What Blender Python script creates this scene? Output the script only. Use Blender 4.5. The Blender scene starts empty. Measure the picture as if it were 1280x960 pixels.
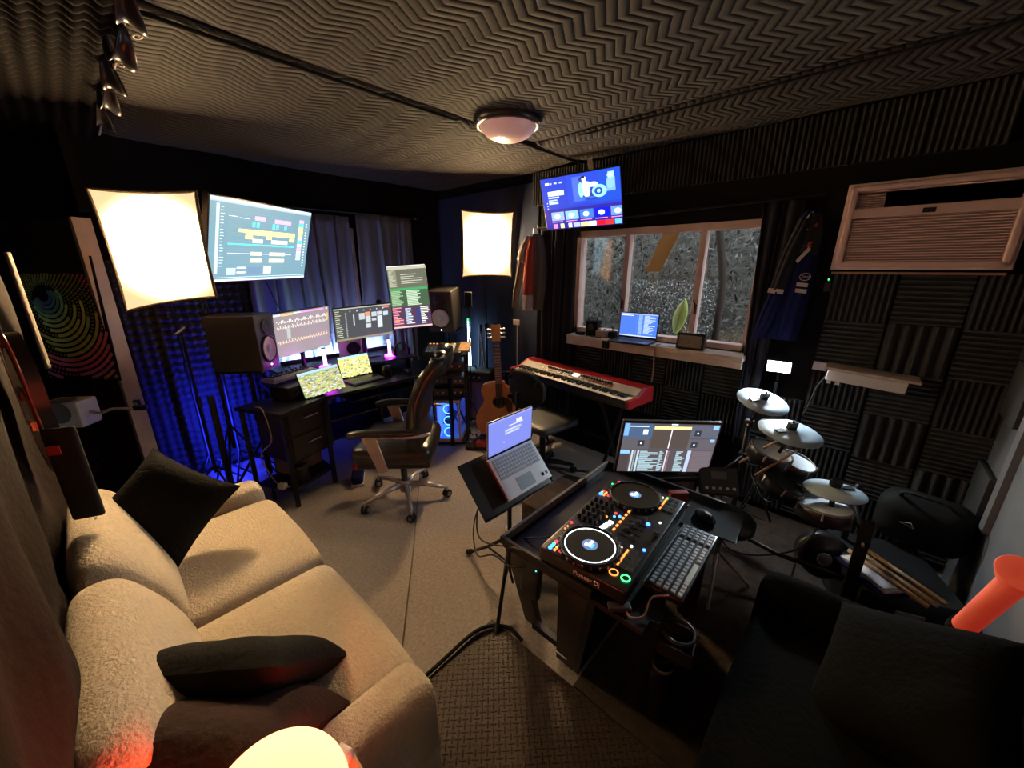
import bpy, bmesh, math, random
from mathutils import Matrix, Vector, Euler, noise
random.seed(7)
C = bpy.context.scene.collection
SC = bpy.context.scene
R = math.radians

# ------------------------------------------------------------------ camera, world, exposure
cam_data = bpy.data.cameras.new('camera')
cam = bpy.data.objects.new('camera', cam_data)
C.objects.link(cam)
cam_data.sensor_width = 36
cam_data.lens = 481 / 1280 * 36
cam_data.clip_start = 0.02
cam.location = (0, 0, 1.70)
cam.rotation_euler = (R(90 - 16.8), 0, math.atan2(.673, .74))
SC.camera = cam
SC.view_settings.view_transform = 'Standard'
SC.view_settings.look = 'None'
SC.view_settings.gamma = 1
SC.view_settings.use_curve_mapping = False
SC.view_settings.exposure = 0.38
SC.cycles.max_bounces = 6
SC.cycles.diffuse_bounces = 3
SC.cycles.sample_clamp_indirect = 4
w = bpy.data.worlds.new('night_sky')
SC.world = w
w.use_nodes = True
w.node_tree.nodes['Background'].inputs[0].default_value = (.55, .62, .7, 1)
w.node_tree.nodes['Background'].inputs[1].default_value = 6.5

SOFTBOX, LEDP, PURPLE, BLUE, GLOBE, REDL = 410.0, 330.0, 28.0, 420.0, 1.3, 330.0

# ------------------------------------------------------------------ materials
MATS = {}
def mat(name, col=(.5, .5, .5), rough=.6, metal=0, emit=0, ecol=None, spec=.5, bump=None, sheen=0, noise_c=0, ns=40, alpha=1, trans=0, coat=0):
    m = bpy.data.materials.new(name)
    m.use_nodes = True
    nt = m.node_tree; N = nt.nodes; L = nt.links
    b = N['Principled BSDF']
    b.inputs['Base Color'].default_value = (*col, 1)
    b.inputs['Roughness'].default_value = rough
    b.inputs['Metallic'].default_value = metal
    b.inputs['Specular IOR Level'].default_value = spec
    b.inputs['Sheen Weight'].default_value = sheen
    b.inputs['Coat Weight'].default_value = coat
    b.inputs['Transmission Weight'].default_value = trans
    if emit:
        b.inputs['Emission Color'].default_value = (*(ecol or col), 1)
        b.inputs['Emission Strength'].default_value = emit
    tc = None
    if noise_c or bump:
        tc = N.new('ShaderNodeTexCoord')
    if noise_c:
        n = N.new('ShaderNodeTexNoise'); n.inputs['Scale'].default_value = ns; n.inputs['Detail'].default_value = 4
        L.new(tc.outputs['Object'], n.inputs['Vector'])
        r = N.new('ShaderNodeMapRange'); r.inputs['From Min'].default_value = .3; r.inputs['From Max'].default_value = .7
        r.inputs['To Min'].default_value = 1 - noise_c; r.inputs['To Max'].default_value = 1 + noise_c
        L.new(n.outputs[0], r.inputs['Value'])
        v = N.new('ShaderNodeVectorMath'); v.operation = 'SCALE'; v.inputs[0].default_value = col
        L.new(r.outputs[0], v.inputs['Scale']); L.new(v.outputs[0], b.inputs['Base Color'])
    if bump:
        kind, sc, st = bump
        bp = N.new('ShaderNodeBump'); bp.inputs['Strength'].default_value = st; bp.inputs['Distance'].default_value = .01
        if kind == 'noise':
            t = N.new('ShaderNodeTexNoise'); t.inputs['Scale'].default_value = sc; t.inputs['Detail'].default_value = 5
            L.new(tc.outputs['Object'], t.inputs['Vector']); L.new(t.outputs[0], bp.inputs['Height'])
        elif kind == 'voronoi':
            t = N.new('ShaderNodeTexVoronoi'); t.inputs['Scale'].default_value = sc
            L.new(tc.outputs['Object'], t.inputs['Vector']); L.new(t.outputs[0], bp.inputs['Height'])
        elif kind == 'zigzag':      # quilted moving blanket: sin((x + A*tri(y/l))/pitch)
            sx = N.new('ShaderNodeSeparateXYZ'); L.new(tc.outputs['Object'], sx.inputs[0])
            def mth(op, a, b_=None):
                q = N.new('ShaderNodeMath'); q.operation = op
                for i, s in enumerate((a, b_)):
                    if s is None: continue
                    if isinstance(s, (int, float)): q.inputs[i].default_value = s
                    else: L.new(s, q.inputs[i])
                return q.outputs[0]
            pp = mth('PINGPONG', sx.outputs[1], sc[1])
            xx = mth('ADD', sx.outputs[0], mth('MULTIPLY', pp, sc[2]))
            ph = mth('FRACT', mth('DIVIDE', xx, sc[0]))
            hh = mth('POWER', mth('SINE', mth('MULTIPLY', ph, math.pi)), .45)
            L.new(hh, bp.inputs['Height'])
        elif kind == 'tread':       # diamond tread rubber: two crossed families of short bars
            sx = N.new('ShaderNodeSeparateXYZ'); L.new(tc.outputs['Object'], sx.inputs[0])
            def mth(op, a, b_=None):
                q = N.new('ShaderNodeMath'); q.operation = op
                for i, s in enumerate((a, b_)):
                    if s is None: continue
                    if isinstance(s, (int, float)): q.inputs[i].default_value = s
                    else: L.new(s, q.inputs[i])
                return q.outputs[0]
            def bars(X, Y):
                row = mth('FLOOR', mth('DIVIDE', Y, sc))
                xs = mth('ADD', X, mth('MULTIPLY', row, sc))
                fx = mth('ABSOLUTE', mth('SUBTRACT', mth('FRACT', mth('DIVIDE', xs, sc * 2)), .5))
                fy = mth('ABSOLUTE', mth('SUBTRACT', mth('FRACT', mth('DIVIDE', Y, sc)), .5))
                e = mth('ADD', mth('POWER', mth('DIVIDE', fx, .3), 2), mth('POWER', mth('DIVIDE', fy, .16), 2))
                return mth('MAXIMUM', mth('SUBTRACT', 1, e), 0)
            a = mth('MULTIPLY', mth('ADD', sx.outputs[0], sx.outputs[1]), .7071)
            c = mth('MULTIPLY', mth('SUBTRACT', sx.outputs[0], sx.outputs[1]), .7071)
            L.new(mth('MAXIMUM', bars(a, c), bars(mth('ADD', c, sc / 2), mth('ADD', a, sc / 2))), bp.inputs['Height'])
        L.new(bp.outputs[0], b.inputs['Normal'])
    MATS[name] = m
    return m

K = .012
mat('black_plastic', (.010, .010, .011), .45)
mat('satin_black', (.02, .02, .021), .3)
mat('matte_black', (.008, .008, .008), .75, spec=.25)
mat('black_metal', (.018, .018, .02), .35, .6)
mat('rubber', (.01, .01, .01), .65, spec=.3)
mat('dark_grey', (.05, .05, .052), .5)
mat('grey_plastic', (.16, .16, .17), .5)
mat('silver', (.62, .60, .58), .35, .35)
mat('alu', (.85, .88, .92), .45)
mat('chrome', (.78, .74, .70), .2, .6)
mat('bronze', (.05, .04, .038), .35, .7)
mat('white_plastic', (.72, .68, .64), .45)
mat('white_paint', (.55, .47, .42), .5, noise_c=.12, ns=9)
mat('sill_paint', (.62, .50, .42), .5, noise_c=.12, ns=12)
mat('wall_paint', (.13, .14, .15), .75, noise_c=.12, ns=6)
mat('wall_fabric', (.0085, .0075, .0075), .95, spec=.1, bump=('noise', 60, .3))
mat('carpet', (.36, .305, .275), .98, spec=.1, bump=('noise', 170, .9), noise_c=.16, ns=60)
mat('seam', (.14, .12, .105), .95)
mat('rug_brown', (.06, .043, .034), .95, spec=.1, bump=('noise', 120, .6), noise_c=.25, ns=20)
mat('tread_rubber', (.062, .040, .027), .5, spec=.35, bump=('tread', .022, 1.0))
mat('quilt', (.023, .0185, .0165), .85, spec=.15, sheen=.06, bump=('zigzag', (.042, .11, .55), 1.0))
mat('quilt_hang', (.02, .013, .010), .9, spec=.08, bump=('noise', 30, .5))
mat('quilt_edge', (.11, .08, .05), .85, bump=('noise', 60, .5))
mat('foam', (.065, .066, .066), .9, spec=.1)
mat('grey_cloth2', (.30, .24, .18), .8)
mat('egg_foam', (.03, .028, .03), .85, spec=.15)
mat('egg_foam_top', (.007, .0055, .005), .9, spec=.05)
mat('curtain', (.13, .14, .18), .85, spec=.2, sheen=.15)
mat('curtain_black', (.022, .022, .032), .85, spec=.2)
mat('couch', (.64, .52, .39), .95, spec=.1, sheen=.25, bump=('noise', 110, .8), noise_c=.07, ns=60)
mat('pillow', (.0075, .006, .0055), .9, spec=.15, bump=('noise', 60, .5))
mat('pillow_brown', (.035, .013, .009), .85, spec=.2, bump=('noise', 50, .7))
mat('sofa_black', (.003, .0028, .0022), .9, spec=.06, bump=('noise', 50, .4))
mat('leather', (.016, .014, .014), .3, bump=('noise', 26, .35), coat=.15)
mat('desk_black', (.013, .012, .013), .38)
mat('desk_wood', (.035, .027, .022), .5, bump=('noise', 30, .2))
mat('woofer', (.85, .74, .72), .5)
mat('speaker_vinyl', (.04, .036, .034), .42)
mat('grille', (.22, .17, .14), .8, bump=('voronoi', 160, .6))
mat('amp_vinyl', (.016, .015, .016), .6, bump=('noise', 120, .5))
mat('spruce', (.78, .34, .10), .35, coat=.4, noise_c=.12, ns=14)
mat('mahogany', (.20, .06, .025), .4, coat=.3)
mat('rosewood', (.05, .022, .014), .45)
mat('sunburst', (.35, .06, .02), .3, coat=.5)
mat('raw_wood', (.34, .2, .1), .7, noise_c=.2, ns=18)
mat('stick_wood', (.50, .33, .2), .55)
mat('lamp_wood', (.42, .23, .11), .55, noise_c=.25, ns=24)
mat('stage_red', (.28, .012, .014), .32, coat=.3)
mat('panel_grey', (.27, .24, .2), .5)
mat('ivory', (.75, .66, .55), .35)
mat('pad_white', (.78, .85, .9), .55)
mat('key_grey', (.45, .52, .57), .5)
mat('hedge_backing', (.16, .155, .13), .95, noise_c=.5, ns=14, bump=('noise', 40, 1))
mat('e_strip', (.5, .7, 1), emit=380, ecol=(.42, .62, 1))
mat('softbox_shell_glow', (.03, .02, .015), .8, emit=.9, ecol=(1, .5, .2))  # shell cloth is no lamp; glow added to throw warm light on the poster
mat('cymbal_grey', (.36, .45, .52), .5)
mat('paper', (.62, .62, .66), .7)
mat('paper_tan', (.88, .66, .30), .8)
mat('cardboard', (.30, .2, .15), .85)
mat('red_plastic', (.38, .03, .025), .4)
mat('red_box', (.3, .04, .035), .5)
mat('navy_cloth', (.010, .012, .055), .95, spec=.1)
mat('backdrop_navy_lit', (.026, .032, .055), .95, spec=.08)  # navy light falling on the far wall is put into this colour
mat('guitar_side', (.02, .009, .006), .4)
mat('black_cloth', (.012, .011, .011), .9)
mat('red_cloth', (.36, .05, .025), .9)
mat('white_cloth', (.5, .42, .38), .9)
mat('grey_cloth', (.13, .12, .11), .9)
mat('window_frame', (.70, .50, .43), .5, noise_c=.1, ns=9)
mat('ac_plastic', (.70, .47, .43), .5)
mat('ac_dark', (.02, .016, .014), .3)
mat('leaf', (.11, .11, .09), .6)
mat('leaf_pale', (.24, .24, .22), .5)
mat('leaf_green', (.40, .50, .12), .5)
mat('trunk', (.05, .035, .025), .9)
mat('soil', (.02, .018, .014), .95)
mat('cable', (.012, .012, .012), .5)
mat('cable_pale', (.42, .33, .27), .5)
mat('e_white', (1, 1, 1), emit=2.2, ecol=(.95, .97, 1))
mat('e_warm', (1, .9, .8), emit=1.6, ecol=(1, .85, .65))
mat('e_purple', (1, .2, 1), emit=PURPLE, ecol=(.75, .02, 1))
mat('e_tubecore', (1, .8, 1), emit=3.2, ecol=(1, .50, 1))
mat('e_blue', (.1, .1, 1), emit=BLUE, ecol=(.02, .03, 1))
mat('e_cyan', (.5, .9, 1), emit=14, ecol=(.5, .8, 1))
mat('e_fan', (.3, .6, 1), emit=3, ecol=(.15, .55, 1))
mat('e_green', (.1, 1, .3), emit=2.5, ecol=(.05, 1, .2))
mat('e_orange', (1, .5, .2), emit=1.6, ecol=(1, .28, .05))
mat('e_red', (1, .1, .1), emit=1.4, ecol=(1, .05, .08))
mat('e_bluespot', (.1, .3, 1), emit=4, ecol=(.04, .16, 1))
mat('e_aqua', (.1, .9, .9), emit=1.5, ecol=(.08, .8, .8))
mat('e_disp', (.1, .15, .3), emit=1, ecol=(.10, .17, .38))
mat('e_panel', (1, 1, 1), emit=LEDP, ecol=(.80, .92, 1))
mat('e_globe', (1, .8, .5), emit=GLOBE, ecol=(1, .45, .25))
mat('e_redglow', (1, .1, .03), emit=REDL, ecol=(1, .06, .01))
mat('e_redtube', (.7, .2, .14), emit=.2, ecol=(1, .05, .02))
mat('pc_glow', (.2, .3, 1), emit=2.2, ecol=(.06, .16, 1))
mat('dome_glass', (.62, .40, .36), .3, emit=.16, ecol=(.9, .45, .4))  # dome is unlit; its pink reflected light is put in as faint emission
mat('blue_tint', (.05, .06, .2), .4)

# glass: mostly clear pane with a mirror-like reflection
def glass(name, tint, refl):
    m = bpy.data.materials.new(name); m.use_nodes = True
    N = m.node_tree.nodes; L = m.node_tree.links; N.clear()
    o = N.new('ShaderNodeOutputMaterial'); mx = N.new('ShaderNodeMixShader')
    t = N.new('ShaderNodeBsdfTransparent'); t.inputs[0].default_value = (*tint, 1)
    g = N.new('ShaderNodeBsdfGlossy'); g.inputs['Roughness'].default_value = .06
    mx.inputs[0].default_value = refl
    L.new(t.outputs[0], mx.inputs[1]); L.new(g.outputs[0], mx.inputs[2]); L.new(mx.outputs[0], o.inputs[0])
    MATS[name] = m
glass('pane_glass', (.9, .9, .9), .12)
glass('pc_glass', (.75, .8, 1), .08)

# coloured screens and printed poster: the colours of single faces
def attr_mat(name, strength, emission):
    m = bpy.data.materials.new(name); m.use_nodes = True
    N = m.node_tree.nodes; L = m.node_tree.links
    b = N['Principled BSDF']; a = N.new('ShaderNodeAttribute'); a.attribute_name = 'Col'
    b.inputs['Roughness'].default_value = .35
    if emission:
        b.inputs['Base Color'].default_value = (.01, .01, .01, 1)
        L.new(a.outputs['Color'], b.inputs['Emission Color']); b.inputs['Emission Strength'].default_value = strength
    else:
        L.new(a.outputs['Color'], b.inputs['Base Color']); b.inputs['Roughness'].default_value = .8
    MATS[name] = m
attr_mat('screen', 1.0, True)
attr_mat('print', 1.0, False)

# softbox cloth: hottest in front of its bulb
def softbox_mat():
    m = bpy.data.materials.new('softbox_cloth'); m.use_nodes = True
    N = m.node_tree.nodes; L = m.node_tree.links; b = N['Principled BSDF']
    b.inputs['Base Color'].default_value = (.8, .75, .65, 1); b.inputs['Roughness'].default_value = .9
    tc = N.new('ShaderNodeTexCoord'); ln = N.new('ShaderNodeVectorMath'); ln.operation = 'LENGTH'
    L.new(tc.outputs['Object'], ln.inputs[0])
    r = N.new('ShaderNodeMapRange')
    r.inputs['From Min'].default_value = 0; r.inputs['From Max'].default_value = .345
    r.inputs['To Min'].default_value = 1; r.inputs['To Max'].default_value = 0
    L.new(ln.outputs['Value'], r.inputs['Value'])
    p = N.new('ShaderNodeMath'); p.operation = 'POWER'; p.inputs[1].default_value = 3.2; L.new(r.outputs[0], p.inputs[0])
    a = N.new('ShaderNodeMath'); a.operation = 'MULTIPLY_ADD'; a.inputs[1].default_value = SOFTBOX; a.inputs[2].default_value = .85
    L.new(p.outputs[0], a.inputs[0]); L.new(a.outputs[0], b.inputs['Emission Strength'])
    b.inputs['Emission Color'].default_value = (1, .68, .34, 1)
    MATS['softbox_cloth'] = m
softbox_mat()

# ------------------------------------------------------------------ mesh builder
class MB:
    def __init__(s):
        s.v = []; s.f = []; s.m = []; s.sm = []; s.c = []; s.M = Matrix.Identity(4)
    def at(s, loc=(0, 0, 0), rot=(0, 0, 0)):
        s.M = Matrix.Translation(loc) @ Euler([R(a) for a in rot]).to_matrix().to_4x4(); return s
    def add(s, vs, fs, m, smooth=False, col=None):
        n = len(s.v)
        s.v += [tuple(s.M @ Vector(p)) for p in vs]
        for f in fs:
            s.f.append([n + i for i in f]); s.m.append(m); s.sm.append(smooth); s.c.append(col)
        return s
    def box(s, c, d, m='black_plastic', rot=None, taper=1, col=None):
        x, y, z = d[0] / 2, d[1] / 2, d[2] / 2
        vs = [(-x, -y, -z), (x, -y, -z), (x, y, -z), (-x, y, -z), (-x * taper, -y * taper, z), (x * taper, -y * taper, z), (x * taper, y * taper, z), (-x * taper, y * taper, z)]
        if rot:
            e = Euler([R(a) for a in rot]).to_matrix(); vs = [e @ Vector(p) for p in vs]
        vs = [(p[0] + c[0], p[1] + c[1], p[2] + c[2]) for p in vs]
        return s.add(vs, [(0, 3, 2, 1), (4, 5, 6, 7), (0, 1, 5, 4), (1, 2, 6, 5), (2, 3, 7, 6), (3, 0, 4, 7)], m, False, col)
    def rbox(s, c, d, r, m, rot=None, n=6, bulge=(0, 0, 0), seg=3):
        """box with round edges; bulge swells the middle of the faces"""
        h = [a / 2 for a in d]; r = min(r, min(h))
        def cs(hh):
            a = [-hh + r * (1 - math.cos(k * math.pi / 2 / seg)) for k in range(seg + 1)]
            b = [-(hh - r) + 2 * (hh - r) * k / n for k in range(1, n)] if hh - r > 1e-5 else []
            return a + b + [-q for q in reversed(a)]
        G = [cs(q) for q in h]
        ix = {}; vs = []; fs = []
        def vert(i, j, k):
            if (i, j, k) in ix: return ix[i, j, k]
            p = Vector((G[0][i], G[1][j], G[2][k]))
            q = Vector([max(-(h[a] - r), min(h[a] - r, p[a])) for a in range(3)])
            o = p - q
            if o.length > 1e-9: p = q + o.normalized() * r
            u = [min(1, abs(p[a]) / h[a]) for a in range(3)]
            for a in range(3):
                b_, c_ = [(1, 2), (0, 2), (0, 1)][a]
                p[a] += (1 if p[a] > 0 else -1) * bulge[a] * (1 - u[b_] ** 2) * (1 - u[c_] ** 2) * u[a]
            ix[i, j, k] = len(vs); vs.append(p); return ix[i, j, k]
        N = [len(g) - 1 for g in G]
        for a in range(3):
            b_, c_ = [(1, 2), (2, 0), (0, 1)][a]
            for side in (0, N[a]):
                for i in range(N[b_]):
                    for j in range(N[c_]):
                        q = []
                        for di, dj in ((0, 0), (1, 0), (1, 1), (0, 1)):
                            t = [0, 0, 0]; t[a] = side; t[b_] = i + di; t[c_] = j + dj; q.append(vert(*t))
                        fs.append(q if side else q[::-1])
        if rot:
            e = Euler([R(a) for a in rot]).to_matrix(); vs = [e @ Vector(p) for p in vs]
        vs = [(p[0] + c[0], p[1] + c[1], p[2] + c[2]) for p in vs]
        return s.add(vs, fs, m, True)
    def cyl(s, a, b, r, m='black_plastic', r2=None, n=16, smooth=True):
        a = Vector(a); b = Vector(b); d = (b - a).normalized()
        u = d.orthogonal().normalized(); w_ = d.cross(u)
        r2 = r if r2 is None else r2
        vs = []
        for k in range(n):
            t = 2 * math.pi * k / n; o = u * math.cos(t) + w_ * math.sin(t)
            vs += [a + o * r, b + o * r2]
        s.add(vs, [(2 * k, 2 * ((k + 1) % n), 2 * ((k + 1) % n) + 1, 2 * k + 1) for k in range(n)], m, smooth)
        s.add([vs[2 * k] for k in range(n)], [list(range(n))[::-1]], m)
        s.add([vs[2 * k + 1] for k in range(n)], [list(range(n))], m)
        return s
    def tube(s, pts, r, m='cable', n=8, closed=False):
        P = [Vector(p) for p in pts]; rs = r if isinstance(r, (list, tuple)) else [r] * len(P)
        vs = []; up = None; T = len(P)
        for i, p in enumerate(P):
            d = (P[(i + 1) % T] - P[i - 1]) if closed else (P[min(i + 1, T - 1)] - P[max(i - 1, 0)])
            d.normalize()
            u = d.orthogonal().normalized() if up is None else (up - d * up.dot(d)).normalized()
            up = u; w_ = d.cross(u)
            for k in range(n):
                t = 2 * math.pi * k / n; vs.append(p + (u * math.cos(t) + w_ * math.sin(t)) * rs[i])
        fs = []
        for i in range(T if closed else T - 1):
            j = (i + 1) % T
            for k in range(n):
                fs.append((i * n + k, i * n + (k + 1) % n, j * n + (k + 1) % n, j * n + k))
        if not closed:
            fs += [list(range(n))[::-1], [(T - 1) * n + k for k in range(n)]]
        return s.add(vs, fs, m, True)
    def lathe(s, prof, m, c=(0, 0, 0), n=32, rot=None):
        vs = []; e = Euler([R(a) for a in (rot or (0, 0, 0))]).to_matrix()
        for r_, z in prof:
            for k in range(n):
                t = 2 * math.pi * k / n; vs.append(e @ Vector((r_ * math.cos(t), r_ * math.sin(t), z)) + Vector(c))
        fs = [(i * n + k, i * n + (k + 1) % n, (i + 1) * n + (k + 1) % n, (i + 1) * n + k) for i in range(len(prof) - 1) for k in range(n)]
        return s.add(vs, fs, m, True)
    def grid(s, fn, nu, nv, m, smooth=True, thick=0):
        """sheet fn(u,v)->point; thick gives it a second side and rims"""
        vs = [Vector(fn(i / nu, j / nv)) for i in range(nu + 1) for j in range(nv + 1)]
        W = nv + 1; fs = [(i * W + j, (i + 1) * W + j, (i + 1) * W + j + 1, i * W + j + 1) for i in range(nu) for j in range(nv)]
        if not thick: return s.add(vs, fs, m, smooth)
        nr = []
        for i in range(nu + 1):
            for j in range(W):
                a = vs[min(i + 1, nu) * W + j] - vs[max(i - 1, 0) * W + j]; b = vs[i * W + min(j + 1, nv)] - vs[i * W + max(j - 1, 0)]
                q = a.cross(b); nr.append(q.normalized() if q.length > 1e-12 else Vector((0, 0, 1)))
        n = len(vs); vs2 = [v - q * thick for v, q in zip(vs, nr)]
        fs2 = [tuple(n + k for k in f[::-1]) for f in fs]
        rim = []
        for i in range(nu):
            rim.append((i * W, n + i * W, n + (i + 1) * W, (i + 1) * W)); a = i * W + nv; b = (i + 1) * W + nv; rim.append((a, b, n + b, n + a))
        for j in range(nv):
            rim.append((j, j + 1, n + j + 1, n + j)); a = nu * W + j; rim.append((a, n + a, n + a + 1, a + 1))
        return s.add(vs + vs2, fs + fs2 + rim, m, smooth)
    def ext(s, poly, a, b, m, axis='z', smooth=False):
        """extrude an outline between two heights along an axis"""
        def pt(p, t): return {'z': (p[0], p[1], t), 'y': (p[0], t, p[1]), 'x': (t, p[0], p[1])}[axis]
        n = len(poly); vs = [pt(p, a) for p in poly] + [pt(p, b) for p in poly]
        s.add(vs, [(k, (k + 1) % n, n + (k + 1) % n, n + k) for k in range(n)], m, smooth)
        s.add(vs, [list(range(n))[::-1], list(range(n, 2 * n))], m)
        return s
    def ball(s, c, r, m, n=16, sc=(1, 1, 1)):
        prof = [(max(1e-4, math.sin(math.pi * k / n)), -math.cos(math.pi * k / n)) for k in range(n + 1)]
        vs = []; q = n * 2
        for r_, z in prof:
            for k in range(q):
                t = 2 * math.pi * k / q; vs.append((c[0] + r * sc[0] * r_ * math.cos(t), c[1] + r * sc[1] * r_ * math.sin(t), c[2] + r * sc[2] * z))
        return s.add(vs, [(i * q + k, i * q + (k + 1) % q, (i + 1) * q + (k + 1) % q, (i + 1) * q + k) for i in range(n) for k in range(q)], m, True)
    def quad(s, x0, z0, x1, z1, col, y, m='screen', oval=False):
        if oval:
            cx, cz, a, b = (x0 + x1) / 2, (z0 + z1) / 2, (x1 - x0) / 2, (z1 - z0) / 2
            return s.add([(cx + a * math.cos(k * .3927), y, cz + b * math.sin(k * .3927)) for k in range(16)], [tuple(range(16))], m, False, col)
        return s.add([(x0, y, z0), (x1, y, z0), (x1, y, z1), (x0, y, z1)], [(0, 1, 2, 3)], m, False, col)
    def build(s, name, parent=None, loc=None, rot=None, bevel=0, label=None):
        me = bpy.data.meshes.new(name)
        me.from_pydata(s.v, [], s.f)
        names = []
        for q in s.m:
            if q not in names: names.append(q)
        for q in names: me.materials.append(MATS[q])
        me.polygons.foreach_set('material_index', [names.index(q) for q in s.m])
        me.polygons.foreach_set('use_smooth', s.sm)
        if any(s.c):
            a = me.color_attributes.new('Col', 'FLOAT_COLOR', 'CORNER'); k = 0
            for p in me.polygons:
                cc = s.c[p.index] or (.5, .5, .5)
                for _ in p.vertices: a.data[k].color = (*cc, 1); k += 1
        me.update()
        o = bpy.data.objects.new(name, me); C.objects.link(o)
        if parent: o.parent = parent
        if loc: o.location = loc
        if rot: o.rotation_euler = [R(a) for a in rot]
        if bevel:
            b = o.modifiers.new('bevel', 'BEVEL'); b.width = bevel; b.segments = 2; b.limit_method = 'ANGLE'; b.angle_limit = R(40)
        if label: o['label'] = label
        return o

def meta(o, label, cat, group=None, kind=None):
    o['label'] = label; o['category'] = cat
    if group: o['group'] = group
    if kind: o['kind'] = kind
    return o
def thing(name, label, cat, loc=(0, 0, 0), rot=(0, 0, 0), group=None):
    o = bpy.data.objects.new(name, None); C.objects.link(o); o.empty_display_size = .1
    o.location = loc; o.rotation_euler = [R(a) for a in rot]
    return meta(o, label, cat, group)
def struct(mb, name, label=None, loc=None, rot=None, bevel=0):
    o = mb.build(name, None, loc, rot, bevel); o['kind'] = 'structure'
    if label: o['label'] = label
    return o
def dup(root, loc, rot, label, group=None):
    r = root.copy(); C.objects.link(r); r.location = loc; r.rotation_euler = [R(a) for a in rot]; r['label'] = label
    if group: r['group'] = group
    for ch in list(root.children):
        c = ch.copy(); C.objects.link(c); c.parent = r
        for g in list(ch.children):
            d = g.copy(); C.objects.link(d); d.parent = c
    return r
def one(mb, name, label, cat, loc=None, rot=None, group=None, bevel=0, kind=None):
    return meta(mb.build(name, None, loc, rot, bevel), label, cat, group, kind)
def spline(pts, n=10):
    P = [Vector(p) for p in pts]; P = [P[0] * 2 - P[1]] + P + [P[-1] * 2 - P[-2]]; out = []
    for i in range(1, len(P) - 2):
        for k in range(n):
            t = k / n; a, b, c, d = P[i - 1:i + 3]
            out.append(.5 * ((2 * b) + (c - a) * t + (2 * a - 5 * b + 4 * c - d) * t * t + (3 * b - a - 3 * c + d) * t ** 3))
    return out + [P[-2]]
def text_mesh(txt, size, m, name, parent, loc, rot, depth=.001, shear=0, label=None):
    cu = bpy.data.curves.new(name, 'FONT'); cu.body = txt; cu.size = size; cu.extrude = depth; cu.shear = shear
    cu.align_x = 'CENTER'; cu.align_y = 'CENTER'
    o = bpy.data.objects.new(name + '_tmp', cu); C.objects.link(o)
    dg = bpy.context.evaluated_depsgraph_get(); me = bpy.data.meshes.new_from_object(o.evaluated_get(dg))
    bpy.data.objects.remove(o); me.materials.clear(); me.materials.append(MATS[m]); me.name = name
    q = bpy.data.objects.new(name, me); C.objects.link(q); q.parent = parent; q.location = loc; q.rotation_euler = [R(a) for a in rot]
    if label: q['label'] = label
    return q

# ------------------------------------------------------------------ the room
XL, XR, YW, YC, ZC = -3.96, .62, 3.05, -.32, 2.56
struct(MB().box(((XL - .7 + XR) / 2, (YW + YC - .3) / 2, -.03), (XR - XL + .9, YW - YC + .5, .06), 'carpet'), 'floor', 'grey brown low pile carpet floor')
struct(MB().box(((XL - .7 + XR) / 2, (YW + YC - .3) / 2, ZC + .05), (XR - XL + .9, YW - YC + .5, .06), 'wall_fabric'), 'ceiling', 'black ceiling behind the quilts')
struct(MB().box((XL - .04, (.12 + YW) / 2, ZC / 2), (.08, YW - .12, ZC), 'wall_fabric').box((XL - .04 - .36, .14, ZC / 2), (.8, .05, ZC), 'wall_fabric')
       .box((-4.68, -.3, ZC / 2), (.06, .9, ZC), 'wall_fabric').box((-3.86, .14, 2.3), (.3, .05, .5), 'wall_fabric'), 'wall_left', 'black fabric wall behind the desk')
struct(MB().box((-2.0, YC - .04 - .28, ZC / 2), (5.4, .08, ZC), 'wall_fabric'), 'wall_couch', 'black wall behind the couch')
# window wall with the window opening
WX0, WX1, WZ0, WZ1 = -1.98, -.55, 1.14, 2.0
mb = MB()
mb.box(((XL + WX0) / 2, YW + .05, ZC / 2), (WX0 - XL, .1, ZC), 'wall_fabric')
mb.box(((WX1 + XR) / 2, YW + .05, ZC / 2), (XR - WX1, .1, ZC), 'wall_fabric')
mb.box(((WX0 + WX1) / 2, YW + .05, WZ0 / 2), (WX1 - WX0, .1, WZ0), 'wall_fabric')
mb.box(((WX0 + WX1) / 2, YW + .05, (WZ1 + ZC) / 2), (WX1 - WX0, .1, ZC - WZ1), 'wall_fabric')
struct(mb, 'wall_window', 'black wall around the window')
struct(MB().box((XR + .03, 1.3, ZC / 2), (.06, 3.5, ZC), 'wall_paint'), 'wall_right', 'grey painted wall')
struct(MB().box((XR - .012, 2.62, 1.02), (.024, .07, 1.0), 'grey_plastic', rot=(0, 0, 0)), 'trim_1', 'pale vertical trim strip on the grey wall')

# carpet seams
mb = MB()
for a, b in (((-2.9, 1.9), (-.9, .35)), ((-3.6, 2.6), (-1.4, 2.0))):
    mb.tube([(a[0], a[1], .001), ((a[0] + b[0]) / 2 + .02, (a[1] + b[1]) / 2, .001), (b[0], b[1], .001)], .004, 'seam', n=6)
struct(mb, 'trim_2', 'dark seam lines in the carpet')

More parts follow.
